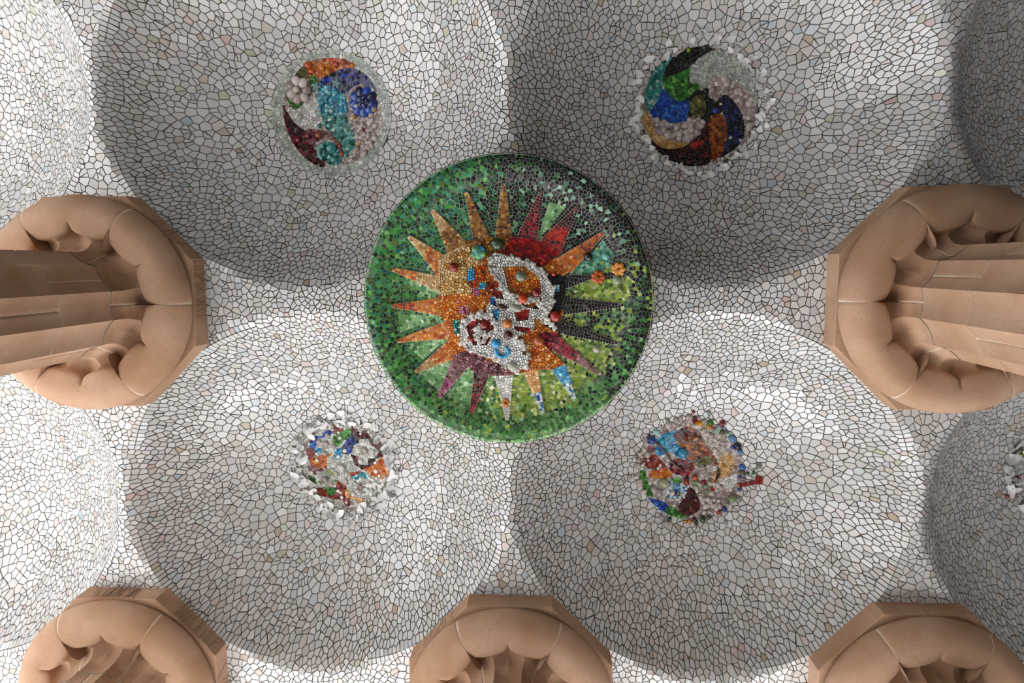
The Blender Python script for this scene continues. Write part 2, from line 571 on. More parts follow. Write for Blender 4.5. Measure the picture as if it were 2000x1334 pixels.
V, F = sector(capital_profile, 0, PI / 3, 48, gap=0.0030)
ME_CAP = mesh('capital_block', V, F, M_STONE); sharp_smooth(ME_CAP, 50)
V, F = sector(capital_profile, 0, 2 * PI, 192, inset=0.0042, ends=False)
ME_CORE = mesh('mortar_core', V, F, M_MORTAR, smooth=True)
def drum_profile(z0, z1):
    def f(th):
        fl = flute(phi_of(th))
        g = lambda z: 0.425 + 0.0085 * min(4.0, max(0, -0.55 - z)) - fl
        return [(g(z1) - .01, z1), (g(z1) - .002, z1 + .004), (g(z1), z1 + .012), (g(z0), z0 - .012), (g(z0) - .002, z0 - .004), (g(z0) - .01, z0)]
    return f
DRUM_Z = [-0.556, -1.10, -1.66, -2.24, -2.84, -3.46, -4.1, -4.8, -5.5, -6.25, -Z0]
ME_DRUM = []
for a in range(len(DRUM_Z) - 1):
    V, F = sector(drum_profile(DRUM_Z[a] - .003, DRUM_Z[a + 1] + .001), 0, PI / 2, 48, gap=0.0026, smooth_k=1)
    me = mesh('shaft_block', V, F, M_STONE); sharp_smooth(me, 35); ME_DRUM.append(me)
V, F = sector(drum_profile(-0.5, -Z0 + .01), 0, 2 * PI, 144, inset=0.0048, ends=False, smooth_k=1)
ME_SHCORE = mesh('mortar_core', V, F, M_MORTAR, smooth=True)

# octagonal abacus in four blocks (joints in the middle of the sides that face along the grid)
AP = 0.858; SH = AP * math.tan(PI / 8)
def abacus_block():
    g = 0.002; b = 0.008
    def ring(ap, z):
        sh = ap * math.tan(PI / 8)
        return [(ap, g, z), (ap, sh, z), (sh, ap, z), (g, ap, z)]
    V, F = [], []
    rings = [ring(AP - .03, 0.02), ring(AP, 0.0), ring(AP, -0.196), ring(AP - b, -0.206), ring(AP - .2, -0.206)]
    for r in rings: V += r
    for k in range(len(rings) - 1):
        for q in range(3):
            F.append((k * 4 + q, k * 4 + q + 1, k * 4 + q + 5, k * 4 + q + 4))
    n = len(V)
    V += [(AP - .2, g, .02), (g, AP - .2, .02)]
    F.append((n, 0, 4, 8, 12, 16)); F.append((n + 1, 19, 15, 11, 7, 3))
    return V, [f[::-1] for f in F]
V, F = abacus_block(); ME_AB = mesh('abacus_block', V, F, M_STONE)
V = []; F = []
for z in (0.0, -0.2):
    for k in range(8):
        a = PI / 8 + k * PI / 4; rr = (AP - .006) / math.cos(PI / 8); V.append((rr * math.cos(a), rr * math.sin(a), z))
F = [(k, (k + 1) % 8, 8 + (k + 1) % 8, 8 + k)[::-1] for k in range(8)] + [tuple(range(8, 16))[::-1], tuple(range(8))]
ME_ABCORE = mesh('mortar_core', V, F, M_MORTAR)

COL_LABEL = {(-1, 0): 'fluted sandstone column left of the green sun disc, its shaft leaving at the left edge',
             (1, 0): 'fluted sandstone column right of the green sun disc, its shaft leaving at the right edge',
             (-1, 1): 'sandstone column capital in the lower left corner, with dense rows of spikes on its abacus',
             (0, 1): 'sandstone column capital straight below the green sun disc, at the bottom edge',
             (1, 1): 'shaded sandstone column capital in the lower right corner, its abacus free of spikes'}
for (i, j) in COLUMNS:
    P0 = (i * S, j * S, Z0)
    c = empty('stone_column', P0, kind='thing', label=COL_LABEL[(i, j)], cat='column', group='sandstone columns')
    for k in range(6):
        o = obj('capital_block', ME_CAP, (0, 0, 0), c); o.rotation_euler.z = k * PI / 3
    for k in range(4):
        o = obj('abacus_block', ME_AB, (0, 0, 0), c); o.rotation_euler.z = k * PI / 2
    for a, me in enumerate(ME_DRUM):
        for k in range(4):
            o = obj('shaft_block', me, (0, 0, 0), c); o.rotation_euler.z = k * PI / 2 + (PI / 6) * ((a + i + j) % 3)
    obj('mortar_core', ME_CORE, (0, 0, 0), c); obj('mortar_core', ME_SHCORE, (0, 0, 0), c); obj('mortar_core', ME_ABCORE, (0, 0, 0), c)

# ------------------------------------------------------------------ small solids for the mosaics
WHT = (0.86, 0.86, 0.85)
def sphere_mesh(name, rgb, seg=14, ring=8, sq=0.7, mat=None):
    V = [(0, 0, -sq)]; F = []
    for a in range(1, ring):
        t = PI * a / ring
        for b in range(seg):
            p = 2 * PI * b / seg; V.append((math.sin(t) * math.cos(p), math.sin(t) * math.sin(p), -math.cos(t) * sq))
    V.append((0, 0, sq)); n = len(V) - 1
    for b in range(seg):
        F.append((0, 1 + (b + 1) % seg, 1 + b)); F.append((n, n - seg + b, n - seg + (b + 1) % seg))
        for a in range(ring - 2):
            q = 1 + a * seg; F.append((q + b, q + (b + 1) % seg, q + seg + (b + 1) % seg, q + seg + b))
    return mesh(name, V, F, mat or M_GLASS, np.tile(rgb, (len(V), 1)), smooth=True)
BEADS = {}
def bead(parent, x, y, z, r, hexc, name='glass_bead', sq=0.8, sx=1.0, rot=0.0, **kw):
    key = (hexc, name, sq)
    if key not in BEADS: BEADS[key] = sphere_mesh(name, srgb(hexc), sq=sq)
    o = obj(name, BEADS[key], (x, y, z), parent, **kw); o.scale = (r * sx, r, r); o.rotation_euler.z = rot
    return o
RINGS = {}
def ring_mesh(name, rgb, R=1.0, r=0.38, a0=0.0, a1=2 * PI, seg=16, rs=6):
    V, F = [], []; full = abs(a1 - a0 - 2 * PI) < 1e-6
    n = seg if full else seg + 1
    for k in range(n):
        a = a0 + (a1 - a0) * k / seg
        for q in range(rs):
            t = 2 * PI * q / rs; V.append(((R + r * math.cos(t)) * math.cos(a), (R + r * math.cos(t)) * math.sin(a), r * math.sin(t)))
    for k in range(seg):
        k2 = (k + 1) % n
        for q in range(rs): F.append((k * rs + q, k2 * rs + q, k2 * rs + (q + 1) % rs, k * rs + (q + 1) % rs))
    if not full: F.append(tuple(range(rs))[::-1]); F.append(tuple((n - 1) * rs + q for q in range(rs)))
    return mesh(name, V, F, M_GLASS, np.tile(rgb, (len(V), 1)), smooth=True)
def glass_ring(parent, x, y, z, r, hexc, name='glass_ring', **kw):
    if (hexc, name) not in RINGS: RINGS[(hexc, name)] = ring_mesh(name, srgb(hexc))
    o = obj(name, RINGS[(hexc, name)], (x, y, z), parent, **kw); o.scale = (r, r, r); return o
def tube_path(name, P, radii, rgb, mat, seg=8):
    """solid bent rod through the points P"""
    V, F = [], []
    n = len(P)
    for k in range(n):
        a, b = Vector(P[max(k - 1, 0)]), Vector(P[min(k + 1, n - 1)]); t = (b - a).normalized()
        u = t.cross(Vector((0, 0, 1))); u = u.normalized() if u.length > 1e-4 else Vector((1, 0, 0)); w = t.cross(u)
        for q in range(seg):
            an = 2 * PI * q / seg; V.append(tuple(Vector(P[k]) + radii[k] * (math.cos(an) * u + math.sin(an) * w)))
    for k in range(n - 1):
        for q in range(seg): F.append((k * seg + q, k * seg + (q + 1) % seg, (k + 1) * seg + (q + 1) % seg, (k + 1) * seg + q))
    F.append(tuple(range(seg))[::-1]); F.append(tuple((n - 1) * seg + q for q in range(seg)))
    return mesh(name, V, F, mat, np.tile(rgb, (len(V), 1)), smooth=True)

# pieces of broken white cups and saucers (open shells with real thickness)
def crock(prof, th, a0, a1, seg=7):
    V, F = [], []
    m_ = len(prof)
    out = prof + [(r - th * 0.6, z - th) for (r, z) in prof[::-1]]
    n = len(out)
    for k in range(seg + 1):
        a = a0 + (a1 - a0) * k / seg
        for (r, z) in out: V.append((r * math.cos(a), r * math.sin(a), z))
    for k in range(seg):
        for q in range(n): F.append((k * n + q, (k + 1) * n + q, (k + 1) * n + (q + 1) % n, k * n + (q + 1) % n))
    F.append(tuple(range(n))[::-1]); F.append(tuple(seg * n + q for q in range(n)))
    c = np.mean(np.array(V), 0)
    V = [tuple(np.array(v) - c) for v in V]
    me = mesh('crockery_shard', V, F, M_TILE, np.tile(WHT, (len(V), 1))); sharp_smooth(me, 45)
    return me
CUP = [(0.02, 0.0), (0.036, 0.004), (0.046, 0.016), (0.053, 0.034), (0.056, 0.056)]
SAUCER = [(0.03, 0.0), (0.033, 0.008), (0.045, 0.010), (0.066, 0.018), (0.084, 0.026)]
SHARDS = [crock(CUP, 0.005, 0, 1.5), crock(CUP, 0.005, 0, 2.4), crock(SAUCER, 0.005, 0, 1.0), crock(SAUCER, 0.005, 0, 1.5),
          crock([(0.026, 0.012), (0.03, 0.0), (0.035, 0.0), (0.038, 0.012)], 0.004, 0, 5.2, 12), crock(SAUCER[2:], 0.005, 0, 1.7)]
def shard_ring(parent, cx, cy, r0, r1, n, zf_, a0=0.0, a1=2 * PI, size=1.0):
    for k in range(n):
        a = a0 + (a1 - a0) * (k + random.uniform(.2, .8)) / n; r = random.uniform(r0, r1)
        x, y = cx + r * math.cos(a), cy + r * math.sin(a)
        o = obj('crockery_shard', random.choice(SHARDS), (x, y, zf_(x, y) - 0.013), parent)
        # open side towards the room, convex side turned outwards, tilted a little
        o.rotation_euler = (PI + random.gauss(0, .28), random.gauss(0, .28), random.uniform(0, 2 * PI))
        k_ = size * random.uniform(0.75, 1.25); o.scale = (k_, k_, k_)

# ------------------------------------------------------------------ coloured mosaics
PAL = {
 'brown': [('#844410', 4), ('#a85a18', 3), ('#552c0e', 3), ('#b87a30', 1.5), ('#64260c', 3)],
 'amber': [('#b5651d', 3), ('#c47a22', 3), ('#8f3f12', 3), ('#d0511c', 2), ('#6e4a12', 2), ('#9c1f12', 1)],
 'navy': [('#10205e', 4), ('#1a2f86', 3), ('#0a1238', 4), ('#2850b4', 2)],
 'darknavy': [('#0b1538', 4), ('#122464', 3), ('#05070f', 3), ('#d8d8d2', .4), ('#1d3c8c', 1)],
 'blue': [('#1c4aa8', 3), ('#2a6cc4', 3), ('#123a8c', 3), ('#4a8cd0', 1)],
 'sky': [('#2f8fc0', 3), ('#3aa6cc', 3), ('#5cb8d2', 2), ('#2477ac', 2), ('#9accd6', 1)],
 'turq': [('#2a93a8', 3), ('#3fa7b4', 3), ('#6cbcc4', 2), ('#1f7f96', 2), ('#b4d4d4', 1)],
 'teal': [('#1f7a78', 3), ('#3a938c', 3), ('#12564f', 2), ('#7db8ae', 2), ('#a9c9c0', 1)],
 'green': [('#2f7a2a', 3), ('#4c9a3c', 3), ('#1f5c1e', 3), ('#79b45c', 1)],
 'lime': [('#86a02a', 3), ('#a4ba4a', 3), ('#6a8420', 2), ('#c0cc78', 1)],
 'maroon': [('#4a0e16', 4), ('#6c1420', 3), ('#2a0810', 3), ('#86303a', 1)],
 'crimson': [('#7a1024', 3), ('#a01832', 2), ('#54101c', 3), ('#b83a52', 1)],
 'mauve': [('#8a5a60', 3), ('#744650', 3), ('#a4767a', 2), ('#5c3038', 2)],
 'red': [('#b01e16', 3), ('#8c140f', 3), ('#c8341c', 2), ('#5c0c0c', 1)],
 'brick': [('#8f2a1a', 3), ('#a83c22', 2), ('#6c1e14', 2), ('#d8d2ca', .8)],
 'orange': [('#d07a1e', 4), ('#c46414', 3), ('#dd9a44', 2), ('#b04e12', 1.5), ('#e0b070', 1)],
 'ochre': [('#a06a20', 4), ('#b8822e', 3), ('#7e4e14', 3), ('#c89a4e', 2), ('#5c3a10', 1)],
 'tan': [('#c49a58', 3), ('#d4b27a', 3), ('#b08040', 2), ('#dcc498', 2)],
 'peach': [('#dca868', 3), ('#e4bc88', 3), ('#c88a4a', 2)],
 'quartz': [('#b0a09a', 3), ('#c4b6b0', 3), ('#9a8a86', 3), ('#d4cac4', 2), ('#877670', 1)],
 'pale': [('#c4c8c0', 3), ('#b4bab2', 3), ('#d6d8d2', 2), ('#a2a8a0', 2)],
 'palegrey': [('#c8c8c2', 3), ('#d8d8d4', 3), ('#b4b2ac', 2), ('#e4e4e0', 2)],
 'mint': [('#bcc2ba', 3), ('#adb5ac', 3), ('#ccd0ca', 2), ('#a2aaa0', 1)],
 'black': [('#0a0a0c', 6), ('#14121c', 3), ('#1c1014', 1.5), ('#2c2430', 1)],
 'blackgreen': [('#0a0c0a', 5), ('#101c10', 3), ('#18301a', 1), ('#3c5028', .4)],
 'blackred': [('#120608', 4), ('#2c0a0c', 3), ('#4c1010', 2), ('#6c2410', 1)],
 'white': [('#dcdcd8', 4), ('#ececea', 3), ('#c8c8c2', 2), ('#d2d6d4', 2)],
 'olive': [('#5c5a2a', 3), ('#74713c', 3), ('#3e3e1c', 2), ('#8e8a58', 1)],
 'bluewhite': [('#d8dce0', 4), ('#3a86b8', 2), ('#86b4cc', 2), ('#1c4aa8', 1), ('#e8e8e6', 2)],
 'pink': [('#b86a8c', 3), ('#a0507a', 2), ('#c88aa0', 2), ('#8c3050', 1)],
 # the greens of the sun's field
 'f_mid': [('#2f7d30', 5), ('#1f6424', 5), ('#3f9640', 4), ('#145018', 4), ('#2f8560', 2), ('#62a850', 2), ('#0c3810', 2), ('#5c6c1c', 1)],
 'f_dark': [('#0c2c12', 4), ('#08140c', 5), ('#145026', 3), ('#0f3c2c', 2), ('#2a6a3c', 1.5), ('#7aa87c', .8), ('#0a0c14', 3)],
 'f_black': [('#07080a', 6), ('#0c1016', 4), ('#0f2418', 2), ('#1c3040', 1.5), ('#5c8c78', 1), ('#8cc0a0', .7)],
 'f_teal': [('#1f7450', 4), ('#14583c', 4), ('#2f9068', 3), ('#1c6c6c', 2), ('#0f4428', 3), ('#5caa80', 1)],
 'f_mint': [('#86b87c', 4), ('#9cc890', 4), ('#6ca664', 3), ('#4c904c', 2), ('#b0d0a4', 2), ('#2f7a54', 1)],
 'f_lime': [('#8ca836', 4), ('#a8bc50', 3), ('#6c8e28', 3), ('#c0cc84', 1.5), ('#4c7420', 2), ('#d4d8b8', .8)],
 'f_limedark': [('#8ca836', 3), ('#0c1410', 3), ('#2f6030', 2), ('#5c8c60', 2), ('#b4c464', 1.5), ('#1c3c28', 2)],
 'f_low': [('#4c8c44', 4), ('#62a05a', 4), ('#357634', 4), ('#80b274', 2), ('#266026', 2), ('#3c6c2c', 2), ('#8ca83c', 1.5)],
 'f_aqua': [('#5cae94', 3), ('#3c9078', 3), ('#8ccaa8', 2), ('#2f7060', 2), ('#a8c050', 1)],
}

def mosaic(parent, P0, outline_r, regions, default, base_sp, gap, zfun, off, n_single, mat=M_COLOUR, tilt=0.09, raise_of=None, skip=None, drop=None):
    """regions: [(polygon, palette, spacing factor)] in metres about P0; later ones lie on top. returns nothing"""
    polys = [np.array(r[0]) for r in regions]
    sd = []
    for (poly, pal, f) in regions[::-1]:
        s_ = base_sp * f
        sd += [(x, y, s_ * 0.5) for x, y in along([tuple(p) for p in poly], s_ * 0.85, s_ * 0.36)]
    circ = [(outline_r * math.cos(a), outline_r * math.sin(a)) for a in np.linspace(0, 2 * PI, 160, endpoint=False)]
    sd += [(x, y, base_sp * 0.5) for x, y in along(circ, base_sp * 0.85, base_sp * 0.36)]
    R1 = outline_r + base_sp
    N = int((2 * R1) ** 2 / base_sp ** 2 * 9)
    c = rng.uniform(-R1, R1, (N, 2)); c = c[np.hypot(c[:, 0], c[:, 1]) < R1]
    f = np.ones(len(c))
    for (poly, pal, ff) in regions: f[pip(poly, c[:, 0], c[:, 1])] = ff
    P = poisson(sd, c, base_sp * f * rng.uniform(0.62, 1.2, len(c)), base_sp * 1.7)
    cl = [simplify(p, 0.0025) for p in voronoi(P, gap, base_sp * 1.5, 0.42, base_sp ** 2 * 0.9)]
    cl = [p for p in cl if len(p) >= 3]
    cs = np.array([area_c(p)[1:] for p in cl])
    reg = np.full(len(cl), -1)
    for k, (poly, pal, ff) in enumerate(regions): reg[pip(poly, cs[:, 0], cs[:, 1])] = k
    ok = np.hypot(cs[:, 0], cs[:, 1]) < outline_r
    if drop is not None: ok &= ~drop(cs[:, 0], cs[:, 1], reg)
    ii = np.where(ok)[0]
    cl = [cl[i] for i in ii]; cs = cs[ii]; reg = reg[ii]
    cols = []
    for k in range(len(cl)):
        pal = regions[reg[k]][1] if reg[k] >= 0 else default(cs[k, 0], cs[k, 1])
        cols.append(pick(PAL[pal]) if isinstance(pal, str) else pick(pal))
    rz = np.zeros(len(cl)) if raise_of is None else np.array([raise_of(reg[k], cs[k, 0], cs[k, 1]) for k in range(len(cl))])
    arr = tile_arrays(cl, lambda X, Y: zfun(X + P0[0], Y + P0[1]) - P0[2], off + rz, off + rz + 0.004, tilt)
    ar = np.array([area_c(p)[0] for p in cl])
    if skip is None:
        emit_tiles(parent, (0, 0, 0), arr, cols, mat, 'tile', 'small_tiles', n_single, ar)
        return
    groups = np.array([skip(r) for r in reg])     # -1: the thing itself; else index of a sub-parent
    return arr, cols, ar, groups

def disc_bed(name, parent, P0, R, zfun, mat, th, nr=10, na=64, dz=0.0):
    V = [(0, 0, float(zfun(P0[0], P0[1])) - P0[2] - dz)]; F = []
    for a in range(1, nr + 1):
        for b in range(na):
            t = 2 * PI * b / na; x, y = R * a / nr * math.cos(t), R * a / nr * math.sin(t)
            V.append((x, y, float(zfun(P0[0] + x, P0[1] + y)) - P0[2] - dz))
    for b in range(na):
        F.append((0, 1 + (b + 1) % na, 1 + b))
        for a in range(nr - 1):
            q = 1 + a * na; F.append((q + b, q + (b + 1) % na, q + na + (b + 1) % na, q + na + b))
    n = len(V); q = 1 + (nr - 1) * na
    V += [(V[q + b][0], V[q + b][1], V[q + b][2] + th) for b in range(na)]
    for b in range(na): F.append((q + b, q + (b + 1) % na, n + (b + 1) % na, n + b))
    F.append(tuple(range(n, n + na)))
    me = mesh(name, V, F, mat, smooth=True); sharp_smooth(me, 40)
    return obj(name, me, (0, 0, 0), parent)

# ------------------------------------------------------------------ the green sun disc
RSUN = 1.148
KS = RSUN / 625.0
def sl(p): return ((p[0] - 649) * KS, (p[1] - 662) * KS)
SUNP = np.array([(0, -.185), (.25, -.175), (.5, -.140), (.66, -.122), (.74, -.124), (.80, -.140), (.87, -.172), (.93, -.190), (.985, -.186), (1.0, -.172)])
def sun_z(X, Y):
    r = np.minimum(np.hypot(X, Y) / RSUN, 1.0)
    return Z0 + np.interp(r, SUNP[:, 0], SUNP[:, 1])
P_SUN = (0.0, 0.0, Z0)
sun_o = empty('sun_medallion', P_SUN, kind='thing', cat='mosaic', label='large round green mosaic disc with a many-rayed sun, hanging in the middle of the ceiling')

RAYS = [((475, 195), (505, 405), (575, 385), 'ochre', None), ((635, 160), (597, 388), (670, 378), 'ochre', None), ((800, 190), (688, 390), (778, 395), 'crimson', 'maroon'),
        ((952, 262), (785, 405), (880, 455), 'red', 'maroon'), ((1062, 372), (838, 490), (925, 542), 'orange', 'amber'), ((1010, 560), (895, 545), (905, 610), 'black', None),
        ((1152, 682), (872, 642), (895, 722), 'black', None), ((1125, 848), (870, 735), (880, 805), 'black', None), ((1045, 978), (862, 808), (835, 872), 'crimson', 'mauve'),
        ((942, 1090), (838, 962), (902, 938), 'sky', 'bluewhite'), ((803, 1157), (718, 975), (778, 955), 'peach', 'bluewhite'), ((645, 1187), (588, 990), (672, 985), 'palegrey', 'white'),
        ((483, 1157), (498, 975), (578, 968), 'maroon', 'crimson'), ((343, 1088), (408, 900), (480, 945), 'mauve', 'pink'), ((238, 974), (372, 845), (440, 905), 'orange', 'tan'),
        ((163, 836), (378, 748), (400, 825), 'orange', None), ((141, 681), (338, 648), (352, 725), 'orange', 'amber'), ((149, 521), (360, 552), (355, 625), 'tan', 'orange'),
        ((222, 379), (392, 470), (352, 562), 'orange', 'tan'), ((327, 268), (398, 470), (482, 410), 'ochre', 'tan')]
BODY = [(505, 405), (575, 385), (597, 388), (670, 378), (688, 390), (778, 395), (785, 405), (880, 455), (838, 490), (925, 542), (895, 545), (905, 610), (872, 642), (895, 722), (870, 735), (880, 805),
        (862, 808), (835, 872), (902, 938), (838, 962), (778, 955), (718, 975), (672, 985), (588, 990), (578, 968), (498, 975), (480, 945), (408, 900), (440, 905), (372, 845), (400, 825), (378, 748), (352, 725), (338, 648), (355, 625), (360, 552), (352, 562), (392, 470), (398, 470), (482, 410)]
SUNR = []       # (polygon in crop units, palette, spacing factor, height)
FIELD = [([(778, 395), (830, 240), (900, 260), (785, 400)], 'f_mint'), ([(350, 560), (330, 600), (190, 545), (230, 600), (335, 650)], 'f_mint'), ([(352, 725), (175, 800), (165, 720)], 'f_mint'), ([(378, 830), (270, 920), (190, 850)], 'f_mint'),
         ([(408, 905), (345, 1060), (250, 985), (372, 870)], 'f_mint'), ([(480, 950), (500, 985), (470, 1110), (370, 1085)], 'f_mint'), ([(925, 545), (1000, 470), (1060, 400), (1110, 470), (1090, 520), (1000, 560)], 'f_aqua'),
         ([(925, 610), (1000, 580), (1160, 560), (1180, 640), (1080, 665), (960, 650)], 'f_lime'), ([(880, 812), (990, 850), (1100, 870), (1060, 960)], 'f_lime'), ([(345, 590), (215, 560), (350, 640)], 'f_mint')]
for p, pal in FIELD: SUNR.append((p, pal, 1.0, 0.0))
ray_ids = {}
for k, (tip, a, b, p1, p2) in enumerate(RAYS):
    dx, dy = tip[0] - (a[0] + b[0]) / 2, tip[1] - (a[1] + b[1]) / 2; l = math.hypot(dx, dy); nx, ny = -dy / l * 8, dx / l * 8
    sgn = 1 if (b[0] - a[0]) * nx + (b[1] - a[1]) * ny > 0 else -1
    t1, t2 = (tip[0] - nx * sgn, tip[1] - ny * sgn), (tip[0] + nx * sgn, tip[1] + ny * sgn)
    ray_ids[len(SUNR)] = k
    SUNR.append(([a, t1, t2, b], p1, 0.95, 0.014))
    if p2:
        mixp = lambda u, v, t: (u[0] + (v[0] - u[0]) * t, u[1] + (v[1] - u[1]) * t)
        ray_ids[len(SUNR)] = k
        SUNR.append(([mixp(a, t1, .52), t1, t2, mixp(b, t2, .52)], p2, 0.9, 0.014))
ray_poly = []
SUNR.append((BODY, 'orange', 0.9, 0.02))
INNER = [([(350, 470), (480, 410), (560, 520), (500, 620), (350, 640)], 'tan'), ([(660, 380), (785, 400), (880, 455), (800, 520), (700, 480), (600, 450)], 'red'), ([(560, 460), (500, 470), (480, 400), (600, 385), (670, 380), (640, 440)], 'ochre'),
         ([(790, 560), (850, 540), (905, 560), (900, 640), (870, 740), (880, 805), (800, 760), (760, 690), (850, 640)], 'black'), ([(880, 805), (835, 872), (780, 830), (790, 790)], 'crimson'), ([(700, 860), (800, 840), (840, 880), (902, 938), (838, 962), (720, 960)], 'orange'),
         ([(408, 900), (480, 870), (560, 920), (680, 960), (672, 985), (588, 990), (498, 975)], 'mauve'), ([(480, 520), (560, 500), (600, 620), (540, 640), (470, 580)], 'amber'), ([(410, 745), (440, 740), (440, 810), (415, 800)], 'teal'),
         ([(560, 680), (640, 560), (720, 680), (800, 700), (760, 790), (640, 830), (560, 760)], 'palegrey'),
         ([(565, 475), (600, 450), (720, 485), (800, 520), (850, 600), (850, 680), (805, 760), (775, 720), (800, 650), (760, 600), (740, 640), (680, 660), (640, 600), (600, 560)], 'palegrey'),
         ([(635, 515), (720, 510), (790, 560), (795, 630), (740, 640), (660, 620)], 'orange'),
         ([(440, 760), (500, 715), (600, 715), (640, 790), (720, 850), (735, 940), (690, 970), (640, 950), (560, 900), (480, 880), (450, 830)], 'white'),
         ([(470, 770), (510, 735), (580, 735), (600, 780), (560, 850), (500, 850)], 'red'), ([(495, 780), (530, 755), (560, 790), (530, 820)], 'palegrey'), ([(530, 740), (575, 745), (570, 790), (540, 780)], 'red'),
         ([(565, 575), (620, 590), (635, 650), (590, 640)], 'brick'), ([(570, 630), (600, 650), (605, 680), (580, 670)], 'blue'), ([(585, 695), (620, 690), (610, 745), (585, 740)], 'sky'), ([(680, 700), (745, 695), (740, 740), (690, 745)], 'red'), ([(670, 765), (750, 775), (740, 800), (690, 785)], 'red'),
         ([(765, 725), (790, 760), (815, 790), (800, 800), (770, 770)], 'orange'), ([(715, 840), (745, 850), (740, 890), (715, 890)], 'tan'), ([(480, 520), (510, 520), (510, 570), (475, 575)], 'sky'), ([(530, 580), (560, 580), (555, 612), (530, 610)], 'sky'), ([(500, 600), (535, 610), (530, 640), (500, 630)], 'pink'), ([(440, 680), (490, 690), (480, 720), (440, 710)], 'pink'), ([(840, 590), (875, 590), (875, 620), (845, 625)], 'sky')]
for p, pal in INNER: SUNR.append((p, pal, 0.85 if pal not in ('palegrey', 'white') else 0.7, 0.05 if pal in ('palegrey', 'white') else 0.026))

def field(x, y):
    r = math.hypot(x, y) / RSUN; a = math.degrees(math.atan2(y, x)) % 360    # 0 right, 90 down
    a = (a + random.gauss(0, 9)) % 360; r += random.gauss(0, .03)
    if r > 0.82:
        if 150 < a < 235: return 'f_mid' if random.random() < .75 else 'f_teal'
        if 235 <= a < 262: return 'f_teal' if random.random() < .5 else 'f_mid'
        if 262 <= a < 285: return 'f_dark' if random.random() < .7 else 'f_black'
        if a >= 285 and a < 335: return 'f_black' if random.random() < .85 else 'f_dark'
        if a >= 335: return 'f_limedark' if random.random() < .6 else 'f_black'
        if a < 30: return 'f_dark' if random.random() < .75 else 'f_mid'
        if a < 50: return 'f_dark' if random.random() < .45 else 'f_low'
        if a < 120: return 'f_low'
        return 'f_mid' if random.random() < .6 else 'f_low'
    if a < 25: return 'f_limedark'
    if a < 48: return 'f_lime' if random.random() < .75 else 'f_limedark'
    if a < 100: return 'f_lime'
    if a < 125: return 'f_mint' if random.random() < .4 else 'f_low'
    if a < 160: return 'f_mint' if r < .6 and random.random() < .6 else ('f_mid' if random.random() < .7 else 'f_teal')
    if a < 200: return 'f_mint' if r < .62 and random.random() < .6 else 'f_mid'
    if a < 255: return 'f_teal' if random.random() < .75 else 'f_mid'
    if a < 280: return 'f_dark'
    if a < 300: return 'f_dark' if random.random() < .4 else 'f_black'
    if a < 335: return 'f_black'
    return 'f_limedark'

disc_bed('mortar_bed', sun_o, P_SUN, RSUN, lambda X, Y: sun_z(X, Y), M_CREAM, 0.17, 26, 128)
sreg = [([sl(q) for q in p], pal, f) for (p, pal, f, h) in SUNR]
ray_parts = []
for k, (tip, a, b, p1, p2) in enumerate(RAYS):
    idx = [i for i in ray_ids if ray_ids[i] == k][0]; poly = SUNR[idx][0]
    a_, t1, t2, b_ = [sl(q) for q in poly]; V = []; F = []
    for i in range(7):
        t = i / 6
        for (u, v) in ((a_, t1), (b_, t2)):
            x, y = u[0] + (v[0] - u[0]) * t, u[1] + (v[1] - u[1]) * t; z = float(sun_z(x, y)) - Z0
            V += [(x, y, z - 0.012), (x, y, z + 0.01)]
    for i in range(6):
        q = i * 4; F += [(q, q + 4, q + 6, q + 2), (q + 1, q + 3, q + 7, q + 5), (q, q + 1, q + 5, q + 4), (q + 2, q + 6, q + 7, q + 3)]
    F += [(0, 2, 3, 1), (24, 25, 27, 26)]
    ray_parts.append(obj('sun_ray', mesh('sun_ray', V, F, M_CREAM), (0, 0, 0), sun_o))
arr, cols, ar, grp = mosaic(sun_o, P_SUN, RSUN - 0.004, sreg, field, 0.0285, 0.0045, lambda X, Y: sun_z(X, Y), 0.007, 0,
                            raise_of=lambda r, x, y: SUNR[r][3] if r >= 0 else 0.0, skip=lambda r: ray_ids.get(r, -1), tilt=0.08)
for k in range(len(RAYS)):
    ii = np.where(grp == k)[0]
    emit_tiles(ray_parts[k], (0, 0, 0), [arr[i] for i in ii], [cols[i] for i in ii], M_COLOUR, 'tile', 'small_tiles', 8, ar[ii])
ii = np.where(grp == -1)[0]
emit_tiles(sun_o, (0, 0, 0), [arr[i] for i in ii], [cols[i] for i in ii], M_COLOUR, 'tile', 'small_tiles', 140, ar[ii])
# narrow tiles round the edge
NE = 150
V, F, C = [], [], []
for k in range(NE):
    a0, a1 = 2 * PI * (k + .04) / NE, 2 * PI * (k + .96) / NE; c = pick(PAL[field(RSUN * .95 * math.cos(a0), RSUN * .95 * math.sin(a0))])
    b0 = len(V)
    for rr in (RSUN - .004, RSUN + .008):
        for zz in (-.166, -.07):
            for aa in (a0, a1): V.append((rr * math.cos(aa), rr * math.sin(aa), zz)); C.append(c)
    F += [tuple(b0 + q for q in f) for f in ((4, 6, 7, 5), (0, 1, 3, 2), (0, 4, 5, 1), (2, 3, 7, 6), (0, 2, 6, 4), (1, 5, 7, 3))]
obj('edge_tiles', mesh('edge_tiles', V, F, M_COLOUR, C), (0, 0, 0), sun_o, kind='stuff')

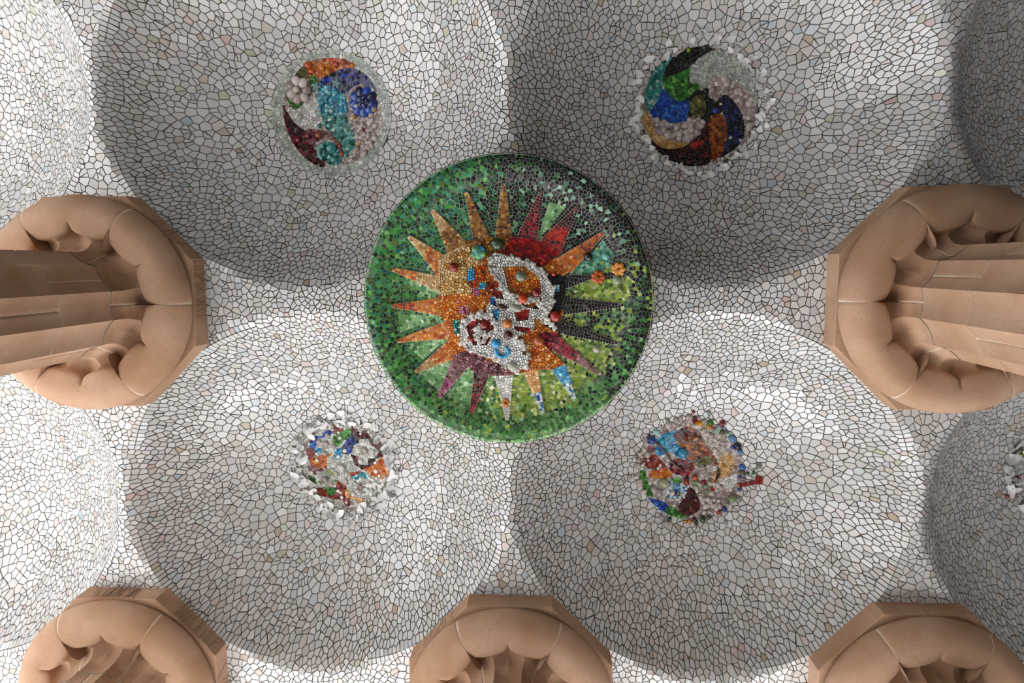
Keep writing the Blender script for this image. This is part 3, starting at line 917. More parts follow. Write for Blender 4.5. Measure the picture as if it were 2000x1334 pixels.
def sb(u, v, r, c, name='glass_bead', h=0.05, **kw):
    x, y = sl((u, v)); return bead(sun_o, x, y, float(sun_z(x, y)) - Z0 - h, r * KS, c, name, **kw)
for u, v, r, c in ((420, 513, 21, '#7a1410'), (530, 450, 33, '#3c7c6c'), (608, 415, 27, '#2c4030'), (710, 553, 24, '#5c6c58'), (775, 623, 18, '#6c1210'), (718, 648, 22, '#a8340f'), (857, 725, 25, '#8c1f12'), (785, 830, 24, '#94481a'),
                   (650, 755, 21, '#b06420'), (655, 805, 20, '#3c1416'), (670, 942, 22, '#a09a8c'), (600, 842, 22, '#2a86b4'), (490, 822, 14, '#7c1a12'), (550, 762, 16, '#7c1f18'), (998, 472, 20, '#0c1c14'), (1072, 470, 18, '#5c9c94'),
                   (1035, 873, 15, '#aaa49c'), (1135, 612, 15, '#6c7440'), (1120, 572, 22, '#7c8c70'), (850, 545, 10, '#a0281c')):
    sb(u, v, r, c, h=0.03 if math.hypot(u - 649, v - 662) > 300 else 0.06)
# the patchwork ball and the little flowers
for (u, v) in ((515, 440), (545, 438), (530, 465), (550, 458), (512, 460)):
    sb(u, v, 12, random.choice(['#2a86b4', '#5c9c5c', '#2f7a6a']), 'ball_tile', h=0.09, sq=0.5)
for (u, v, n, c) in ((1040, 560, 7, '#b0521c'), (1126, 526, 7, '#c88030'), (637, 1112, 7, '#c87a28')):
    for k in range(n):
        a = 2 * PI * k / n; rr = 16 if u > 700 else 11
        sb(u + rr * math.cos(a), v + rr * math.sin(a), 12 if u > 700 else 7, c, 'flower_petal', h=0.03, sq=0.6, sx=1.3, rot=a)
    sb(u, v, 7, '#6c2c10', 'flower_heart', h=0.045)
for (u, v, c) in ((690, 690, 0), (628, 685, 1)):
    sb(u, v, 17, '#3c2c24' if c else '#8c8c84', 'pebble', h=0.05, sx=1.5, rot=.3)
# turquoise open ring and white spiral ridges
def sun_tube(pts_, r0, r1, rgb, name, mat, h):
    q = catmull([sl(p) for p in pts_], 6); n = len(q)
    P = [(x, y, float(sun_z(x, y)) - Z0 - h) for (x, y) in q]
    return obj(name, tube_path(name, P, [(r0 + (r1 - r0) * k / (n - 1)) for k in range(n)], rgb, mat), (0, 0, 0), sun_o)
sun_tube([(600, 868), (606, 890), (625, 900), (648, 892), (654, 872), (640, 855)], .018, .014, srgb('#2a86b4'), 'turquoise_ring', M_GLASS, .062)
# rough white bands of the double spiral: rows of quartz and frosted glass chips
def chip_band(pts_, w, n, pal):
    q = catmull([sl(p) for p in pts_], 8)
    for c in range(n):
        x, y = q[random.randrange(len(q))]
        x += random.gauss(0, w); y += random.gauss(0, w)
        o = bead(sun_o, x, y, float(sun_z(x, y)) - Z0 - random.uniform(.048, .064), random.uniform(.008, .017), random.choice(pal), 'quartz_chip', 0.5, random.uniform(1.0, 1.7), random.uniform(0, PI))
chip_band([(570, 478), (640, 470), (720, 490), (795, 530), (838, 600), (842, 660), (815, 700)], .012, 77, ['#b4b4ae', '#a09f98', '#8c8a84', '#c8c8c2', '#a8a29a'])
chip_band([(580, 500), (610, 560), (640, 610), (680, 650), (740, 655), (790, 660), (815, 730), (860, 775)], .012, 86, ['#b4b4ae', '#a09f98', '#8c8a84', '#c8c8c2', '#a8a29a'])
chip_band([(600, 785), (590, 735), (530, 715), (468, 745), (450, 810), (480, 868), (560, 895), (640, 935), (690, 965)], .012, 95, ['#b4b4ae', '#a09f98', '#8c8a84', '#c8c8c2', '#a8a29a'])
chip_band([(600, 785), (560, 810), (530, 830), (515, 790), (540, 770)], .012, 59, ['#b4b4ae', '#a09f98', '#8c8a84', '#c8c8c2', '#a8a29a'])
chip_band([(660, 800), (700, 830), (735, 880), (728, 950)], .012, 50, ['#b4b4ae', '#a09f98', '#8c8a84', '#c8c8c2', '#a8a29a'])

# ------------------------------------------------------------------ rosettes on the crowns of four domes and the edge one
def crown_px(i, j):
    u, v, w = project(np.array([[i * S, j * S, Z0 + RISE]])); return float(w[0])
def rosette(cell, name, label, ctr, per_px, R, regions, default, sp, n_single, bed, tilt=0.10, mats=M_COLOUR, drop=None, smooth=2, raise_of=None):
    i, j = cell
    k = crown_px(i, j) / 1329.0 / per_px                 # metres per measuring unit
    P0 = (i * S, j * S, Z0 + RISE)
    o = empty(name, P0, kind='thing', cat='mosaic', label=label, group='mosaic rosettes on the dome crowns')
    loc = lambda p: ((p[0] - ctr[0]) * k, (p[1] - ctr[1]) * k)
    disc_bed('mortar_bed', o, P0, bed * k, lambda X, Y: surf(X, Y) - 0.009, M_BED, 0.13, 8, 56)
    rg = [([loc(q) for q in (smooth_poly(p, smooth) if smooth else p)], pal, f) for (p, pal, f) in regions]
    mosaic(o, P0, R * k, rg, lambda x, y: default(x / k + ctr[0], y / k + ctr[1]), sp, 0.0032, lambda X, Y: surf(X, Y) - 0.009, 0.007, n_single, mats, tilt, drop=drop, raise_of=raise_of)
    zf_ = lambda x, y: float(surf(P0[0] + x, P0[1] + y)) - P0[2] - 0.012
    return o, loc, k, zf_

def put(o, loc, k, zf_, u, v, r, c, name='glass_bead', h=0.012, **kw):
    x, y = loc((u, v)); return bead(o, x, y, zf_(x, y) - h, r * k, c, name, **kw)

# --- upper left: swirl of blue, turquoise and red glass
def d1_default(u, v): return 'mint' if math.hypot(u - 630, v - 680) > 500 else 'quartz'
D1 = [([(255, 325), (350, 225), (500, 155), (650, 148), (770, 160), (860, 205), (890, 245), (800, 240), (680, 270), (580, 310), (500, 360), (480, 350), (400, 340), (320, 330)], 'amber', 1.1),
      ([(255, 325), (330, 240), (390, 210), (400, 290), (370, 340), (300, 340)], 'olive', 1.0),
      ([(490, 355), (580, 305), (680, 262), (800, 236), (900, 258), (1000, 320), (1070, 420), (1090, 490), (1040, 430), (960, 390), (880, 395), (810, 430), (775, 485), (700, 465), (620, 405), (540, 395)], 'navy', 1.0),
      ([(430, 430), (500, 350), (540, 390), (620, 400), (700, 460), (772, 482), (758, 560), (755, 640), (740, 690), (640, 690), (520, 690), (500, 640), (480, 540)], 'turq', 0.95),
      ([(510, 680), (640, 680), (755, 670), (770, 730), (820, 800), (852, 900), (840, 1000), (790, 1085), (730, 1115), (720, 1060), (700, 960), (640, 890), (560, 830), (520, 760)], 'teal', 0.95),
      ([(180, 580), (250, 625), (330, 570), (420, 470), (480, 540), (500, 640), (520, 760), (500, 812), (380, 805), (290, 790), (220, 720), (178, 640)], 'palegrey', 0.9),
      ([(175, 490), (210, 595), (250, 630), (310, 585), (400, 490), (440, 430), (500, 350), (455, 285), (395, 340), (420, 420), (350, 520), (270, 575), (215, 540)], 'green', 0.75),
      ([(168, 515), (150, 600), (180, 650), (220, 730), (290, 795), (335, 830), (335, 870), (380, 890), (420, 1000), (520, 1100), (555, 1200), (480, 1190), (350, 1110), (250, 1000), (180, 860), (140, 720), (132, 600)], 'maroon', 1.0),
      ([(330, 805), (450, 808), (560, 830), (640, 890), (705, 960), (738, 1085), (700, 1090), (660, 960), (580, 900), (500, 890), (430, 960), (400, 1000), (350, 900)], 'mauve', 0.9),
      ([(460, 1000), (500, 930), (560, 930), (640, 960), (690, 1040), (720, 1130), (680, 1175), (580, 1170), (520, 1110)], 'teal', 0.95),
      ([(770, 480), (810, 430), (880, 395), (960, 390), (1030, 430), (980, 420), (900, 430), (830, 470), (790, 560), (800, 680), (860, 780), (830, 790), (770, 690), (755, 600)], 'quartz', 0.9)]
o, loc, k, zf_ = rosette((-0.5, -0.5), 'swirl_rosette', 'round glass rosette of navy, turquoise and red swirls with a blue flower, no crockery', (630, 680), 1334 / 260, 600, D1, d1_default, 0.031, 260, 598)
for q in range(9):
    a = 2 * PI * q / 9 + .2; put(o, loc, k, zf_, 945 + 92 * math.cos(a), 560 + 92 * math.sin(a), 48, random.choice(['#16286c', '#1c3c9c', '#0c1440', '#22479c']), 'flower_petal', sq=0.35, sx=1.35, rot=a)
for q in range(5):
    a = 2 * PI * q / 5; put(o, loc, k, zf_, 945 + 36 * math.cos(a), 560 + 36 * math.sin(a), 34, '#101c50', 'flower_petal', h=.03, sq=0.4, sx=1.3, rot=a)
put(o, loc, k, zf_, 945, 560, 24, '#0a1030', 'flower_heart', h=0.045)
for q in range(7):
    a = 2 * PI * q / 7; put(o, loc, k, zf_, 300 + 75 * math.cos(a), 440 + 85 * math.sin(a), 46, random.choice(['#b8a8a4', '#a4928e', '#c8bcb8', '#8c7c78']), 'flower_petal', h=.02, sq=0.6, sx=1.15, rot=a)
put(o, loc, k, zf_, 285, 440, 32, '#c4c0a8', 'flower_heart', h=0.04)
put(o, loc, k, zf_, 600, 1000, 56, '#1c7474', 'glass_button', sq=0.35)
x, y = loc((520, 1040)); q_ = obj('glass_crescent', ring_mesh('glass_crescent', srgb('#5c9c98'), 1, .45, 1.7, 4.9), (x, y, zf_(x, y) - .015), o); q_.scale = (45 * k, 62 * k, 45 * k)
x, y = loc((605, 635)); glass_ring(o, x, y, zf_(x, y) - .012, 20 * k, '#5c9c9c')
for (u, v, r, c) in ((685, 980, 18, '#8c2a18'), (708, 1060, 22, '#a03c20'), (925, 820, 24, '#6c1c18'), (365, 880, 26, '#7c1c24'), (470, 870, 30, '#8c3c24'), (270, 920, 24, '#7c2030'), (300, 690, 24, '#988c7c'), (835, 700, 22, '#b08448'), (875, 965, 20, '#b89868'), (1050, 640, 24, '#a08058'),
                     (415, 210, 34, '#b04410'), (440, 265, 26, '#b8500f'), (690, 205, 24, '#a83c14'), (770, 185, 28, '#9c3410'), (855, 220, 24, '#b8641c'), (545, 230, 30, '#c07018'), (600, 270, 30, '#b06418'), (185, 487, 14, '#2c4a20')):
    put(o, loc, k, zf_, u, v, r, c, sx=random.uniform(1, 1.3), rot=random.uniform(0, 3), sq=0.6)
for (u, v) in ((675, 375), (470, 405)):
    for q in range(5):
        a = 2 * PI * q / 5; put(o, loc, k, zf_, u + 24 * math.cos(a), v + 24 * math.sin(a), 17, '#5c7c7c', 'star_point', sq=0.4, sx=1.7, rot=a)
for q in range(70):
    u, v = random.gauss(950, 100), random.gauss(850, 120)
    if 860 < u < 1110 and math.hypot(u - 630, v - 680) < 500: put(o, loc, k, zf_, u, v, random.uniform(14, 30), random.choice(['#a4948e', '#b8aaa4', '#8c7c76', '#c4b8b0']), 'quartz_chip', sq=0.7, sx=1.2, rot=random.uniform(0, 3))
for q in range(45):
    u = random.uniform(480, 760); v = random.uniform(450, 780)
    put(o, loc, k, zf_, u, v, random.uniform(12, 24), random.choice(['#4c9cac', '#2c8098', '#8cbcbc', '#3c8cb4']) if v < 640 else random.choice(['#3c8880', '#7cb0a4', '#20605c']), 'glass_chip', sq=0.7)

# --- upper right: pinwheel of green, blue, brown and grey, ringed with broken cups
def d2_default(u, v): return 'blackgreen' if math.hypot(u - 690, v - 680) < 190 else 'quartz'
D2 = [([(780, 215), (900, 240), (1020, 320), (1100, 420), (1160, 560), (1172, 700), (1150, 850), (1090, 980), (1065, 1000), (1080, 900), (1040, 750), (960, 640), (890, 590), (840, 640), (760, 630), (740, 570), (640, 545), (590, 500), (568, 460), (565, 400), (610, 310), (680, 255)], 'pale', 0.6),
      ([(760, 450), (880, 445), (1000, 500), (1110, 590), (1165, 740), (1150, 850), (1090, 980), (1065, 1000), (1080, 900), (1040, 750), (960, 640), (890, 590), (840, 640), (760, 630), (740, 570)], 'quartz', 0.95),
      ([(790, 215), (680, 183), (560, 195), (440, 250), (360, 330), (318, 425), (322, 490), (345, 440), (440, 420), (520, 385), (575, 350), (610, 310), (680, 255)], 'blackgreen', 1.0),
      ([(322, 480), (345, 435), (440, 415), (520, 380), (580, 345), (563, 400), (568, 460), (590, 500), (630, 510), (640, 545), (600, 580), (560, 620), (490, 665), (440, 640), (370, 580), (335, 530)], 'green', 0.8),
      ([(270, 660), (330, 520), (400, 600), (480, 665), (560, 620), (572, 700), (560, 825), (430, 852), (300, 830), (200, 770), (240, 700)], 'blue', 1.0),
      ([(430, 245), (360, 330), (318, 420), (325, 520), (270, 660), (240, 700), (200, 770), (155, 690), (148, 600), (190, 470), (260, 350), (380, 262)], 'teal', 0.95),
      ([(138, 690), (200, 770), (220, 860), (300, 950), (400, 1010), (540, 1030), (650, 960), (560, 1055), (440, 1088), (320, 1083), (240, 1020), (165, 930), (125, 780)], 'tan', 0.6),
      ([(205, 780), (300, 830), (430, 852), (560, 822), (620, 770), (700, 830), (715, 860), (690, 930), (620, 1000), (540, 1030), (400, 1010), (300, 950), (220, 860)], 'quartz', 1.0),
      ([(170, 950), (240, 1020), (320, 1083), (440, 1088), (560, 1053), (650, 970), (720, 860), (745, 820), (760, 880), (750, 1000), (780, 1100), (780, 1210), (700, 1247), (560, 1252), (440, 1217), (310, 1142), (215, 1045)], 'blackred', 0.95),
      ([(560, 1055), (640, 1010), (720, 1005), (700, 1060), (620, 1090)], 'red', 0.9),
      ([(770, 780), (850, 760), (895, 800), (920, 900), (915, 1020), (880, 1120), (820, 1195), (780, 1210), (780, 1100), (750, 1000), (760, 880), (745, 820)], 'brown', 0.95),
      ([(890, 588), (960, 640), (1040, 750), (1082, 900), (1065, 1005), (1000, 1090), (900, 1152), (830, 1192), (880, 1120), (920, 1010), (922, 880), (895, 780), (850, 700), (845, 640)], 'darknavy', 0.95),
      ([(575, 640), (690, 570), (740, 700), (700, 805), (640, 800), (570, 720)], 'olive', 1.0)]
o, loc, k, zf_ = rosette((0.5, -0.5), 'pinwheel_rosette', 'round pinwheel rosette of green, blue, brown and grey arms, ringed by broken white cups', (650, 720), 1334 / 280, 532, D2, d2_default, 0.030, 260, 534)
shard_ring(o, 0, 0, 545 * k, 635 * k, 74, zf_, size=0.9)
put(o, loc, k, zf_, 610, 540, 38, '#1f5c14', 'green_knob', h=.03, sq=0.8, sx=1.3, rot=-.6)
put(o, loc, k, zf_, 575, 570, 34, '#3c7c24', 'green_knob', h=.025, sq=0.8)
put(o, loc, k, zf_, 755, 520, 20, '#b8b4ac', 'quartz_chip')
for q in range(110):
    t = random.random()
    if q < 55: u, v = random.uniform(240, 700), random.uniform(790, 1010); inside = pip(D2[7][0], np.array([u]), np.array([v]))[0]
    else: u, v = random.uniform(750, 1160), random.uniform(450, 950); inside = pip(D2[1][0], np.array([u]), np.array([v]))[0]
    if inside: put(o, loc, k, zf_, u, v, random.uniform(16, 34), random.choice(['#a49490', '#b4a6a2', '#908080', '#c4b8b2']), 'quartz_bubble', h=.008, sq=0.7)
for (u, v, r, c) in ((720, 560, 26, '#0c0c0c'), (620, 790, 26, '#5c5838'), (810, 740, 26, '#1c3c9c'), (540, 690, 24, '#2a5cb8'), (800, 890, 24, '#8c4c14'), (375, 285, 20, '#2a7c90'), (540, 220, 18, '#8cac1c')):
    put(o, loc, k, zf_, u, v, r, c, sq=0.6)

# --- lower left: white crockery wreath with coloured patches
def d3_default(u, v): return 'palegrey' if random.random() < .55 else 'pale'
D3 = [([(300, 320), (420, 330), (450, 265), (540, 262), (520, 305), (430, 350), (365, 360), (345, 445), (285, 452)], 'blue', 1.0), ([(560, 190), (600, 185), (640, 235), (655, 270), (540, 302), (540, 250)], 'brick', 1.0),
      ([(650, 270), (715, 232), (725, 320), (640, 380), (565, 455), (515, 390), (540, 302)], 'green', 1.0), ([(725, 195), (800, 258), (890, 268), (925, 350), (1055, 400), (1015, 460), (1050, 530), (960, 572), (1005, 480), (920, 420), (895, 350), (800, 362), (718, 322)], 'maroon', 1.0),
      ([(710, 322), (800, 368), (792, 402), (732, 432), (700, 545), (605, 512), (618, 440)], 'navy', 1.0), ([(525, 480), (605, 455), (615, 550), (572, 595), (525, 572)], 'sky', 1.0), ([(340, 450), (400, 465), (402, 532), (340, 505)], 'sky', 1.0),
      ([(225, 455), (330, 455), (335, 540), (280, 575), (248, 505)], 'brick', 1.0), ([(270, 580), (400, 535), (525, 515), (445, 572), (445, 682), (330, 672), (275, 622)], 'orange', 1.0), ([(698, 528), (782, 558), (772, 640), (880, 640), (880, 568), (962, 570), (932, 642), (800, 694), (738, 642)], 'maroon', 1.0),
      ([(818, 690), (930, 640), (1050, 535), (1112, 558), (1125, 690), (1032, 785), (900, 742)], 'orange', 1.0), ([(675, 738), (805, 698), (782, 732), (700, 768)], 'red', 1.0), ([(690, 775), (822, 708), (902, 772), (760, 802)], 'turq', 1.0), ([(440, 688), (525, 738), (512, 762), (448, 722)], 'lime', .9),
      ([(500, 758), (565, 850), (538, 855)], 'green', .8), ([(200, 588), (242, 650), (282, 640), (402, 680), (424, 722), (330, 702), (342, 765), (268, 702)], 'mauve', .9), ([(258, 740), (332, 790), (342, 864), (258, 782)], 'green', .9),
      ([(328, 880), (402, 880), (482, 972), (542, 912), (540, 800), (642, 870), (622, 962), (704, 1030), (660, 1094), (600, 1002), (500, 1002), (358, 952)], 'brick', 1.0), ([(418, 880), (532, 880), (522, 962), (458, 962)], 'green', .9),
      ([(618, 900), (672, 898), (692, 970), (842, 990), (832, 1072), (790, 1078), (740, 1012), (640, 982)], 'peach', 1.0), ([(560, 640), (700, 600), (720, 720), (600, 740)], 'mint', 1.0)]
o, loc, k, zf_ = rosette((-0.5, 0.5), 'crockery_rosette', 'irregular rosette of coloured patches wreathed in broken white cups, in the lower left dome', (650, 640), 1334 / 250, 445, D3, d3_default, 0.030, 240, 470, smooth=0)
shard_ring(o, 0, 0, 440 * k, 565 * k, 90, zf_, size=1.0)
for (u, v, r, c) in ((470, 320, 24, '#a89c96'), (378, 390, 26, '#a89c98'), (450, 415, 30, '#a4988c'), (525, 440, 28, '#988c84'), (430, 520, 26, '#a09088'), (845, 490, 38, '#b4aca4'), (930, 490, 30, '#bcb8b0'), (800, 600, 28, '#cccac6'), (590, 680, 42, '#d0d0cc'), (535, 730, 24, '#a8a098'), (632, 815, 30, '#b0a4a0'), (795, 875, 34, '#987e7c'), (880, 800, 24, '#b89898'), (420, 800, 36, '#9c948c'), (485, 850, 26, '#a4948c'), (365, 840, 22, '#b0a49c'), (350, 590, 20, '#d8d8d4'), (570, 555, 22, '#d8d8d4'), (640, 490, 24, '#d4d4d0'), (600, 350, 18, '#dcdcd8'), (590, 290, 16, '#dcdcd8'), (820, 300, 14, '#d4d4d0'), (960, 610, 18, '#dcdcd8'), (1000, 745, 18, '#dcdcd8'), (965, 700, 22, '#dcdcd8'), (560, 915, 20, '#dcdcd8'), (600, 980, 18, '#dcdcd8'), (650, 1030, 18, '#d0d0cc'), (290, 720, 22, '#c8c0b8'), (720, 950, 22, '#d8d0c0')):
    put(o, loc, k, zf_, u, v, r, c, 'button', sq=0.45)
for (u, v, r, c) in ((590, 680, 30, '#c8c8c2'), (845, 490, 28, '#a89c94'), (795, 875, 26, '#8c7070'), (420, 800, 28, '#8c847c')):
    x, y = loc((u, v)); glass_ring(o, x, y, zf_(x, y) - .028, r * k, c, 'button_rim')
for q in range(34):
    a, r = random.uniform(0, 2 * PI), random.uniform(0, 170)
    put(o, loc, k, zf_, 900 + r * math.cos(a) * 1.1, 850 + r * math.sin(a) * .5, random.uniform(10, 22), random.choice(['#d8dad6', '#c4ccc4', '#a8b4ac', '#e0e0de']), 'glass_chip', sq=0.5, sx=1.4, rot=random.uniform(0, 3))

# --- lower right: glass picture with a tan leaf, a red zigzag and loose beads round it
def d4_default(u, v): return 'quartz' if u > 640 or v < 330 else ('palegrey' if random.random() < .5 else 'quartz')
D4 = [([(300, 370), (500, 288), (450, 360), (500, 450), (572, 480), (585, 570), (510, 562), (440, 490), (380, 542), (300, 522), (318, 430)], 'sky', 1.0), ([(190, 625), (155, 605), (205, 500), (238, 438), (312, 448), (302, 522), (232, 562)], 'mauve', 1.0),
      ([(205, 645), (238, 560), (300, 518), (342, 560), (412, 642), (442, 672), (330, 682)], 'brick', 1.0), ([(228, 680), (330, 680), (412, 650), (474, 690), (464, 742), (280, 758)], 'orange', 1.15), ([(448, 350), (570, 250), (692, 308), (722, 400), (822, 520), (874, 612), (840, 632), (790, 532), (660, 622), (662, 702), (600, 622), (580, 560), (560, 470), (500, 440), (498, 400)], 'brown', 1.1),
      ([(448, 350), (570, 250), (600, 330), (520, 370), (500, 420)], 'maroon', 1.0), ([(418, 650), (500, 558), (600, 598), (664, 702), (610, 702), (622, 795), (560, 722), (490, 722)], 'crimson', 1.0), ([(658, 590), (800, 528), (832, 600), (740, 652), (680, 652)], 'olive', .95),
      ([(878, 560), (920, 488), (982, 528), (1014, 600), (962, 722), (880, 752), (820, 822), (806, 720), (868, 650)], 'tan', .8), ([(798, 850), (840, 790), (880, 780), (850, 830), (820, 895)], 'red', .9), ([(860, 640), (890, 650), (890, 720), (830, 800), (860, 700)], 'blackred', .6),
      ([(152, 668), (222, 668), (234, 760), (292, 880), (292, 932), (228, 882), (158, 742)], 'green', 1.0), ([(228, 908), (292, 930), (402, 960), (444, 1012), (402, 1044), (288, 1012), (238, 952)], 'blue', 1.0), ([(388, 1042), (442, 988), (532, 1040), (594, 1092), (560, 1114), (430, 1074)], 'green', 1.0),
      ([(600, 818), (672, 860), (718, 980), (702, 1042), (590, 1094), (498, 1012), (580, 930)], 'maroon', .9), ([(278, 760), (602, 798), (602, 902), (500, 942), (400, 922), (388, 832)], 'bluewhite', .8), ([(460, 760), (540, 740), (560, 800), (480, 800)], 'green', .9), ([(900, 740), (1022, 700), (1034, 802), (900, 852)], 'palegrey', 1.1)]
o, loc, k, zf_ = rosette((0.5, 0.5), 'leaf_rosette', 'round glass rosette with a tan leaf, a blue-tipped rod and a red zigzag tail', (612, 655), 1334 / 290, 448, D4, d4_default, 0.031, 240, 452, smooth=1)
P = [(*loc((u, v)), zf_(*loc((u, v))) - .022) for (u, v) in ((265, 385), (330, 430), (400, 510), (450, 590), (520, 650), (578, 690))]
obj('rod', tube_path('rod', P, [.012, .012, .011, .012, .012, .007], srgb('#4c2c24'), M_GLASS), (0, 0, 0), o)
put(o, loc, k, zf_, 265, 385, 38, '#123c7c', 'rod_tip', h=.03, sq=0.8, sx=1.15, rot=.7)
for (u, v, r, c) in ((390, 795, 47, '#9c9c80'), (593, 785, 28, '#7c160f'), (740, 787, 23, '#7c160f'), (665, 745, 26, '#b0481c'), (550, 520, 44, '#1f84ac'), (365, 400, 26, '#2f9cc0'), (420, 350, 18, '#3f9cb8'), (235, 525, 26, '#b4a8a0'), (465, 885, 24, '#c4b4ac'), (340, 880, 36, '#9c8c8c'), (300, 850, 30, '#a89898'),
                     (875, 225, 25, '#6c1410'), (775, 225, 26, '#2c6c1c'), (830, 300, 24, '#7ca4bc'), (880, 310, 22, '#4c4a24'), (880, 262, 11, '#1c2c7c'), (910, 292, 11, '#1c2c7c'), (930, 330, 20, '#8cac98'), (970, 370, 30, '#5c84b4'), (1018, 435, 34, '#0c1430'), (1040, 490, 22, '#4c7cb0'), (1065, 628, 28, '#205ca0'), (1065, 672, 26, '#4c4420'), (1045, 715, 14, '#1c2c84'), (1078, 730, 16, '#7c5c64'),
                     (1045, 830, 18, '#1c3484'), (1015, 880, 10, '#b02814'), (985, 915, 34, '#6c7c54'), (945, 970, 14, '#8c9c80'), (918, 1010, 24, '#18286c'), (870, 1042, 20, '#8c1c14'), (780, 1088, 22, '#403c1c'), (730, 1106, 26, '#12382a'), (655, 1110, 24, '#2c0c10'), (612, 1125, 20, '#b8701c'), (578, 1128, 16, '#b8701c'), (435, 1105, 19, '#12301f'), (305, 315, 28, '#94c0bc'), (692, 235, 24, '#c8901c'), (758, 264, 20, '#c08a1c'), (800, 266, 18, '#8c2014'),
                     (620, 125, 14, '#8c1c1c'), (398, 205, 16, '#8c8a80'), (755, 135, 20, '#8c9890'), (757, 158, 11, '#5c6460'), (925, 1122, 20, '#8c8c88'), (580, 1230, 20, '#8c948c'), (1195, 605, 22, '#707868'), (1155, 670, 16, '#2c5c34'), (1112, 678, 12, '#24382c'), (1040, 910, 16, '#7c8474'), (75, 715, 24, '#9c948c'), (405, 1145, 28, '#a89c98'), (365, 1090, 24, '#948484'), (975, 450, 16, '#2c48a4')):
    put(o, loc, k, zf_, u, v, r, c, sq=0.75, sx=random.uniform(1.0, 1.35), rot=random.uniform(0, 3))
for (u, v, r, c) in ((518, 893, 17, '#1c3c50'), (922, 370, 9, '#1c1c1c'), (430, 372, 9, '#8cb4b8'), (672, 1140, 15, '#2c241c'), (145, 545, 18, '#a09488'), (790, 870, 14, '#8c8c78')):
    x, y = loc((u, v)); glass_ring(o, x, y, zf_(x, y) - .014, r * k, c)
def wedge(o, loc, zf_, pts_, hexc, name, th=0.014):
    q = [loc(p) for p in pts_]; n = len(q)
    if area_c(q)[0] < 0: q = q[::-1]
    z = min(zf_(*p) for p in q)
    V = [(x, y, z - th) for x, y in q] + [(x, y, z + .006) for x, y in q]
    obj(name, mesh(name, V, prism_faces(n), M_COLOUR, np.tile(pick([(hexc, 1)]), (2 * n, 1))), (0, 0, 0), o)
ZZ = [(1022, 768), (1060, 775), (1075, 800), (1050, 815), (1040, 790)], [(1065, 772), (1110, 752), (1118, 782), (1080, 800)], [(1114, 750), (1165, 738), (1172, 770), (1122, 780)], [(1168, 736), (1172, 692), (1200, 690), (1200, 762), (1176, 768)], [(1204, 692), (1232, 702), (1228, 730), (1204, 728)], [(1204, 732), (1228, 734), (1222, 762), (1204, 766)]
for z_ in ZZ: wedge(o, loc, zf_, z_, '#8c1c14', 'zigzag_tile')
for z_, c in (([(612, 205), (642, 162), (662, 205), (630, 236)], '#7c2430'), ([(640, 160), (655, 190), (675, 215), (662, 222)], '#8c1c1c'), ([(632, 240), (665, 208), (690, 230), (655, 250)], '#c08a1c'), ([(745, 255), (775, 262), (770, 275), (740, 272)], '#c08a1c'), ([(852, 1062), (880, 1022), (895, 1058)], '#8c1c14'), ([(812, 1068), (760, 1088), (790, 1100)], '#4c3c14'), ([(800, 310), (850, 250), (868, 280), (840, 330)], '#a8c4b4')):
    wedge(o, loc, zf_, z_, c, 'border_tile')
for q in range(110):
    if q < 60: u, v = random.uniform(640, 900), random.uniform(780, 1050)
    else: u, v = random.uniform(700, 930), random.uniform(300, 500)
    if math.hypot(u - 612, v - 655) > 440: continue
    if pip(D4[4][0], np.array([u]), np.array([v]))[0] or pip(D4[14][0], np.array([u]), np.array([v]))[0]: continue
    put(o, loc, k, zf_, u, v, random.uniform(12, 24), random.choice(['#8c9478', '#a4a890', '#74805c']) if (q < 60 and v < 900 and u < 800) else random.choice(['#b0a49e', '#a4968e', '#c0b6b0']), 'glass_chip', sq=0.7, sx=1.2, rot=random.uniform(0, 3))
for q in range(40):
    a = random.uniform(2.4, 5.2); r = random.uniform(440, 480); put(o, loc, k, zf_, 612 + r * math.cos(a), 655 + r * math.sin(a), random.uniform(12, 24), random.choice(['#b4a8a2', '#a4988f', '#c4bab4']), 'quartz_chip', sq=0.6, sx=1.3, rot=a)

# --- right edge: pale rosette cut by the frame
cu, cv, cw = project(np.array([[1.5 * S, 0.5 * S, Z0 + RISE]]))
ctr5 = ((float(cu[0]) - 1800) * 5.56, (float(cv[0]) - 820) * 5.56)
D5 = [([(830, 440), (980, 345), (1010, 380), (900, 440)], 'amber', .8), ([(940, 640), (1000, 590), (1120, 570), (1130, 630), (1010, 640), (1000, 720), (910, 780), (900, 740)], 'mauve', .9), ([(862, 800), (930, 790), (1010, 830), (1112, 820), (1112, 870), (1000, 855), (880, 830)], 'brick', .9), ([(1000, 330), (1200, 250), (1250, 400), (1050, 400)], 'olive', 1.1)]
o, loc, k, zf_ = rosette((1.5, 0.5), 'pale_rosette', 'pale rosette with rust-red outlines and white crockery rim, half hidden at the right edge', ctr5, 5.56, 420, D5, lambda u, v: 'palegrey' if random.random() < .6 else 'mint', 0.036, 120, 470, smooth=1)
shard_ring(o, 0, 0, 410 * k, 500 * k, 54, zf_, size=1.1)
for (u, v, r, c) in ((890, 495, 52, '#c8ccd0'), (995, 640, 34, '#a49c98'), (960, 700, 30, '#a8a09c'), (1080, 605, 30, '#a89c98'), (905, 810, 24, '#8c3a1c'), (990, 830, 30, '#8c706c'), (870, 960, 36, '#c0c0bc')):
    put(o, loc, k, zf_, u, v, r, c, 'button', sq=0.45)

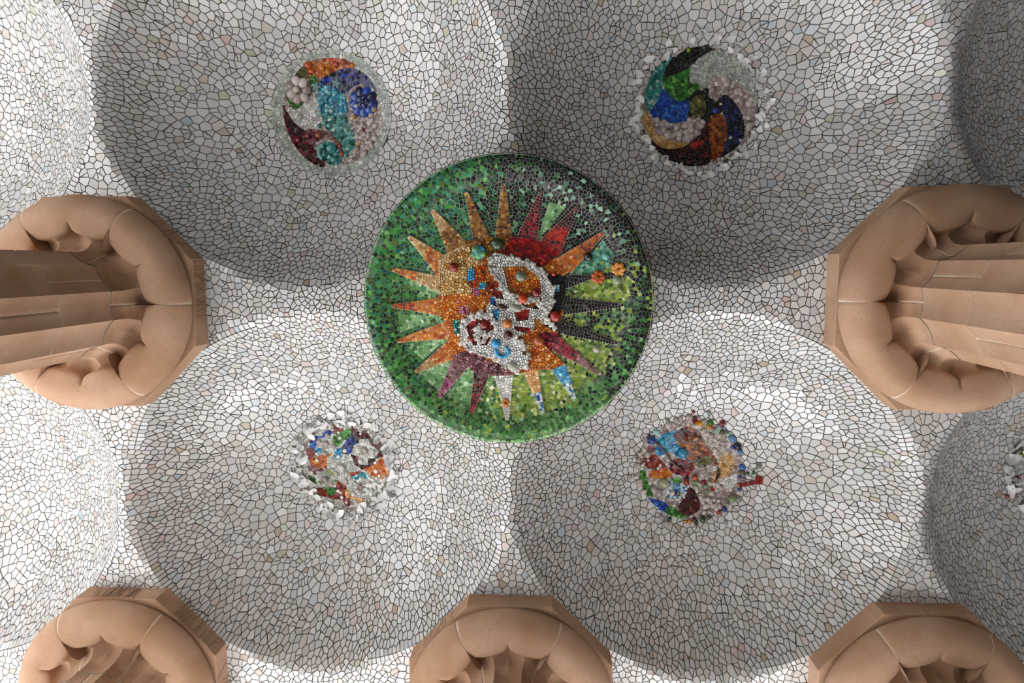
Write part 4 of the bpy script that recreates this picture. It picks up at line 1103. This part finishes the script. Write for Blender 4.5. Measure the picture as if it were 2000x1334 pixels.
# ------------------------------------------------------------------ bird spikes on the abaci
ME_WIRE = {}
def wire_mesh():
    P = [(0, 0, 0), (0, 0, .5), (0, 0, 1)]
    V, F = [], []
    for z in (0, 1):
        for q in range(5): V.append((math.cos(2 * PI * q / 5), math.sin(2 * PI * q / 5), z))
    F = [(q, (q + 1) % 5, 5 + (q + 1) % 5, 5 + q) for q in range(5)] + [(0, 4, 3, 2, 1), (5, 6, 7, 8, 9)]
    return mesh('spike', V, F, M_WIRE)
WIRE = wire_mesh()
SPIKES = [((-1, 0), 0, -.32, .12, 18, 'thin bird spikes on the right face of the left column capital'), ((-1, 0), -45, -.10, .22, 9, 'thin bird spikes on the upper right face of the left column capital'),
          ((-1, 0), -90, -.16, .06, 6, 'few bird spikes above the left column capital, against the white tiles'), ((-1, 1), -90, -.18, .14, 24, 'row of bird spikes on the top face of the lower left capital'),
          ((-1, 1), -45, -.14, .24, 24, 'row of bird spikes on the shaded upper right face of the lower left capital'), ((-1, 1), 0, -.12, .16, 9, 'bird spikes on the right face of the lower left capital, at the bottom edge'), ((0, 1), -135, -.16, .18, 9, 'faint bird spikes on the upper left face of the bottom middle capital')]
for (cell, ang, a0, a1, n, lab) in SPIKES:
    t = math.radians(ang); nx, ny = math.cos(t), math.sin(t); tx, ty = -ny, nx
    mid = (a0 + a1) / 2; base = AP + 0.004
    P0 = (cell[0] * S + nx * base + tx * mid, cell[1] * S + ny * base + ty * mid, Z0 - 0.196)
    o = empty('bird_spike_strip', P0, kind='thing', label=lab, cat='bird spikes', group='bird spikes on the capitals')
    hl = (a1 - a0) / 2 + .02
    V = [(nx * b + tx * c, ny * b + ty * c, z) for b in (-.006, .004) for c in (-hl, hl) for z in (-.006, .006)]
    obj('strip', mesh('strip', V, [(0, 1, 3, 2), (4, 6, 7, 5), (0, 4, 5, 1), (2, 3, 7, 6), (0, 2, 6, 4), (1, 5, 7, 3)], M_STONE), (0, 0, 0), o)
    for q in range(n):
        s_ = -hl + 2 * hl * (q + random.uniform(.2, .8)) / n
        w = obj('spike', WIRE, (tx * s_, ty * s_, 0), o)
        d = Vector((nx * random.uniform(.04, .20) + tx * random.gauss(0, .28), ny * random.uniform(.04, .20) + ty * random.gauss(0, .28), 1.0))
        w.rotation_euler = d.to_track_quat('Z', 'Y').to_euler(); w.scale = (.0017, .0017, random.uniform(.15, .22))
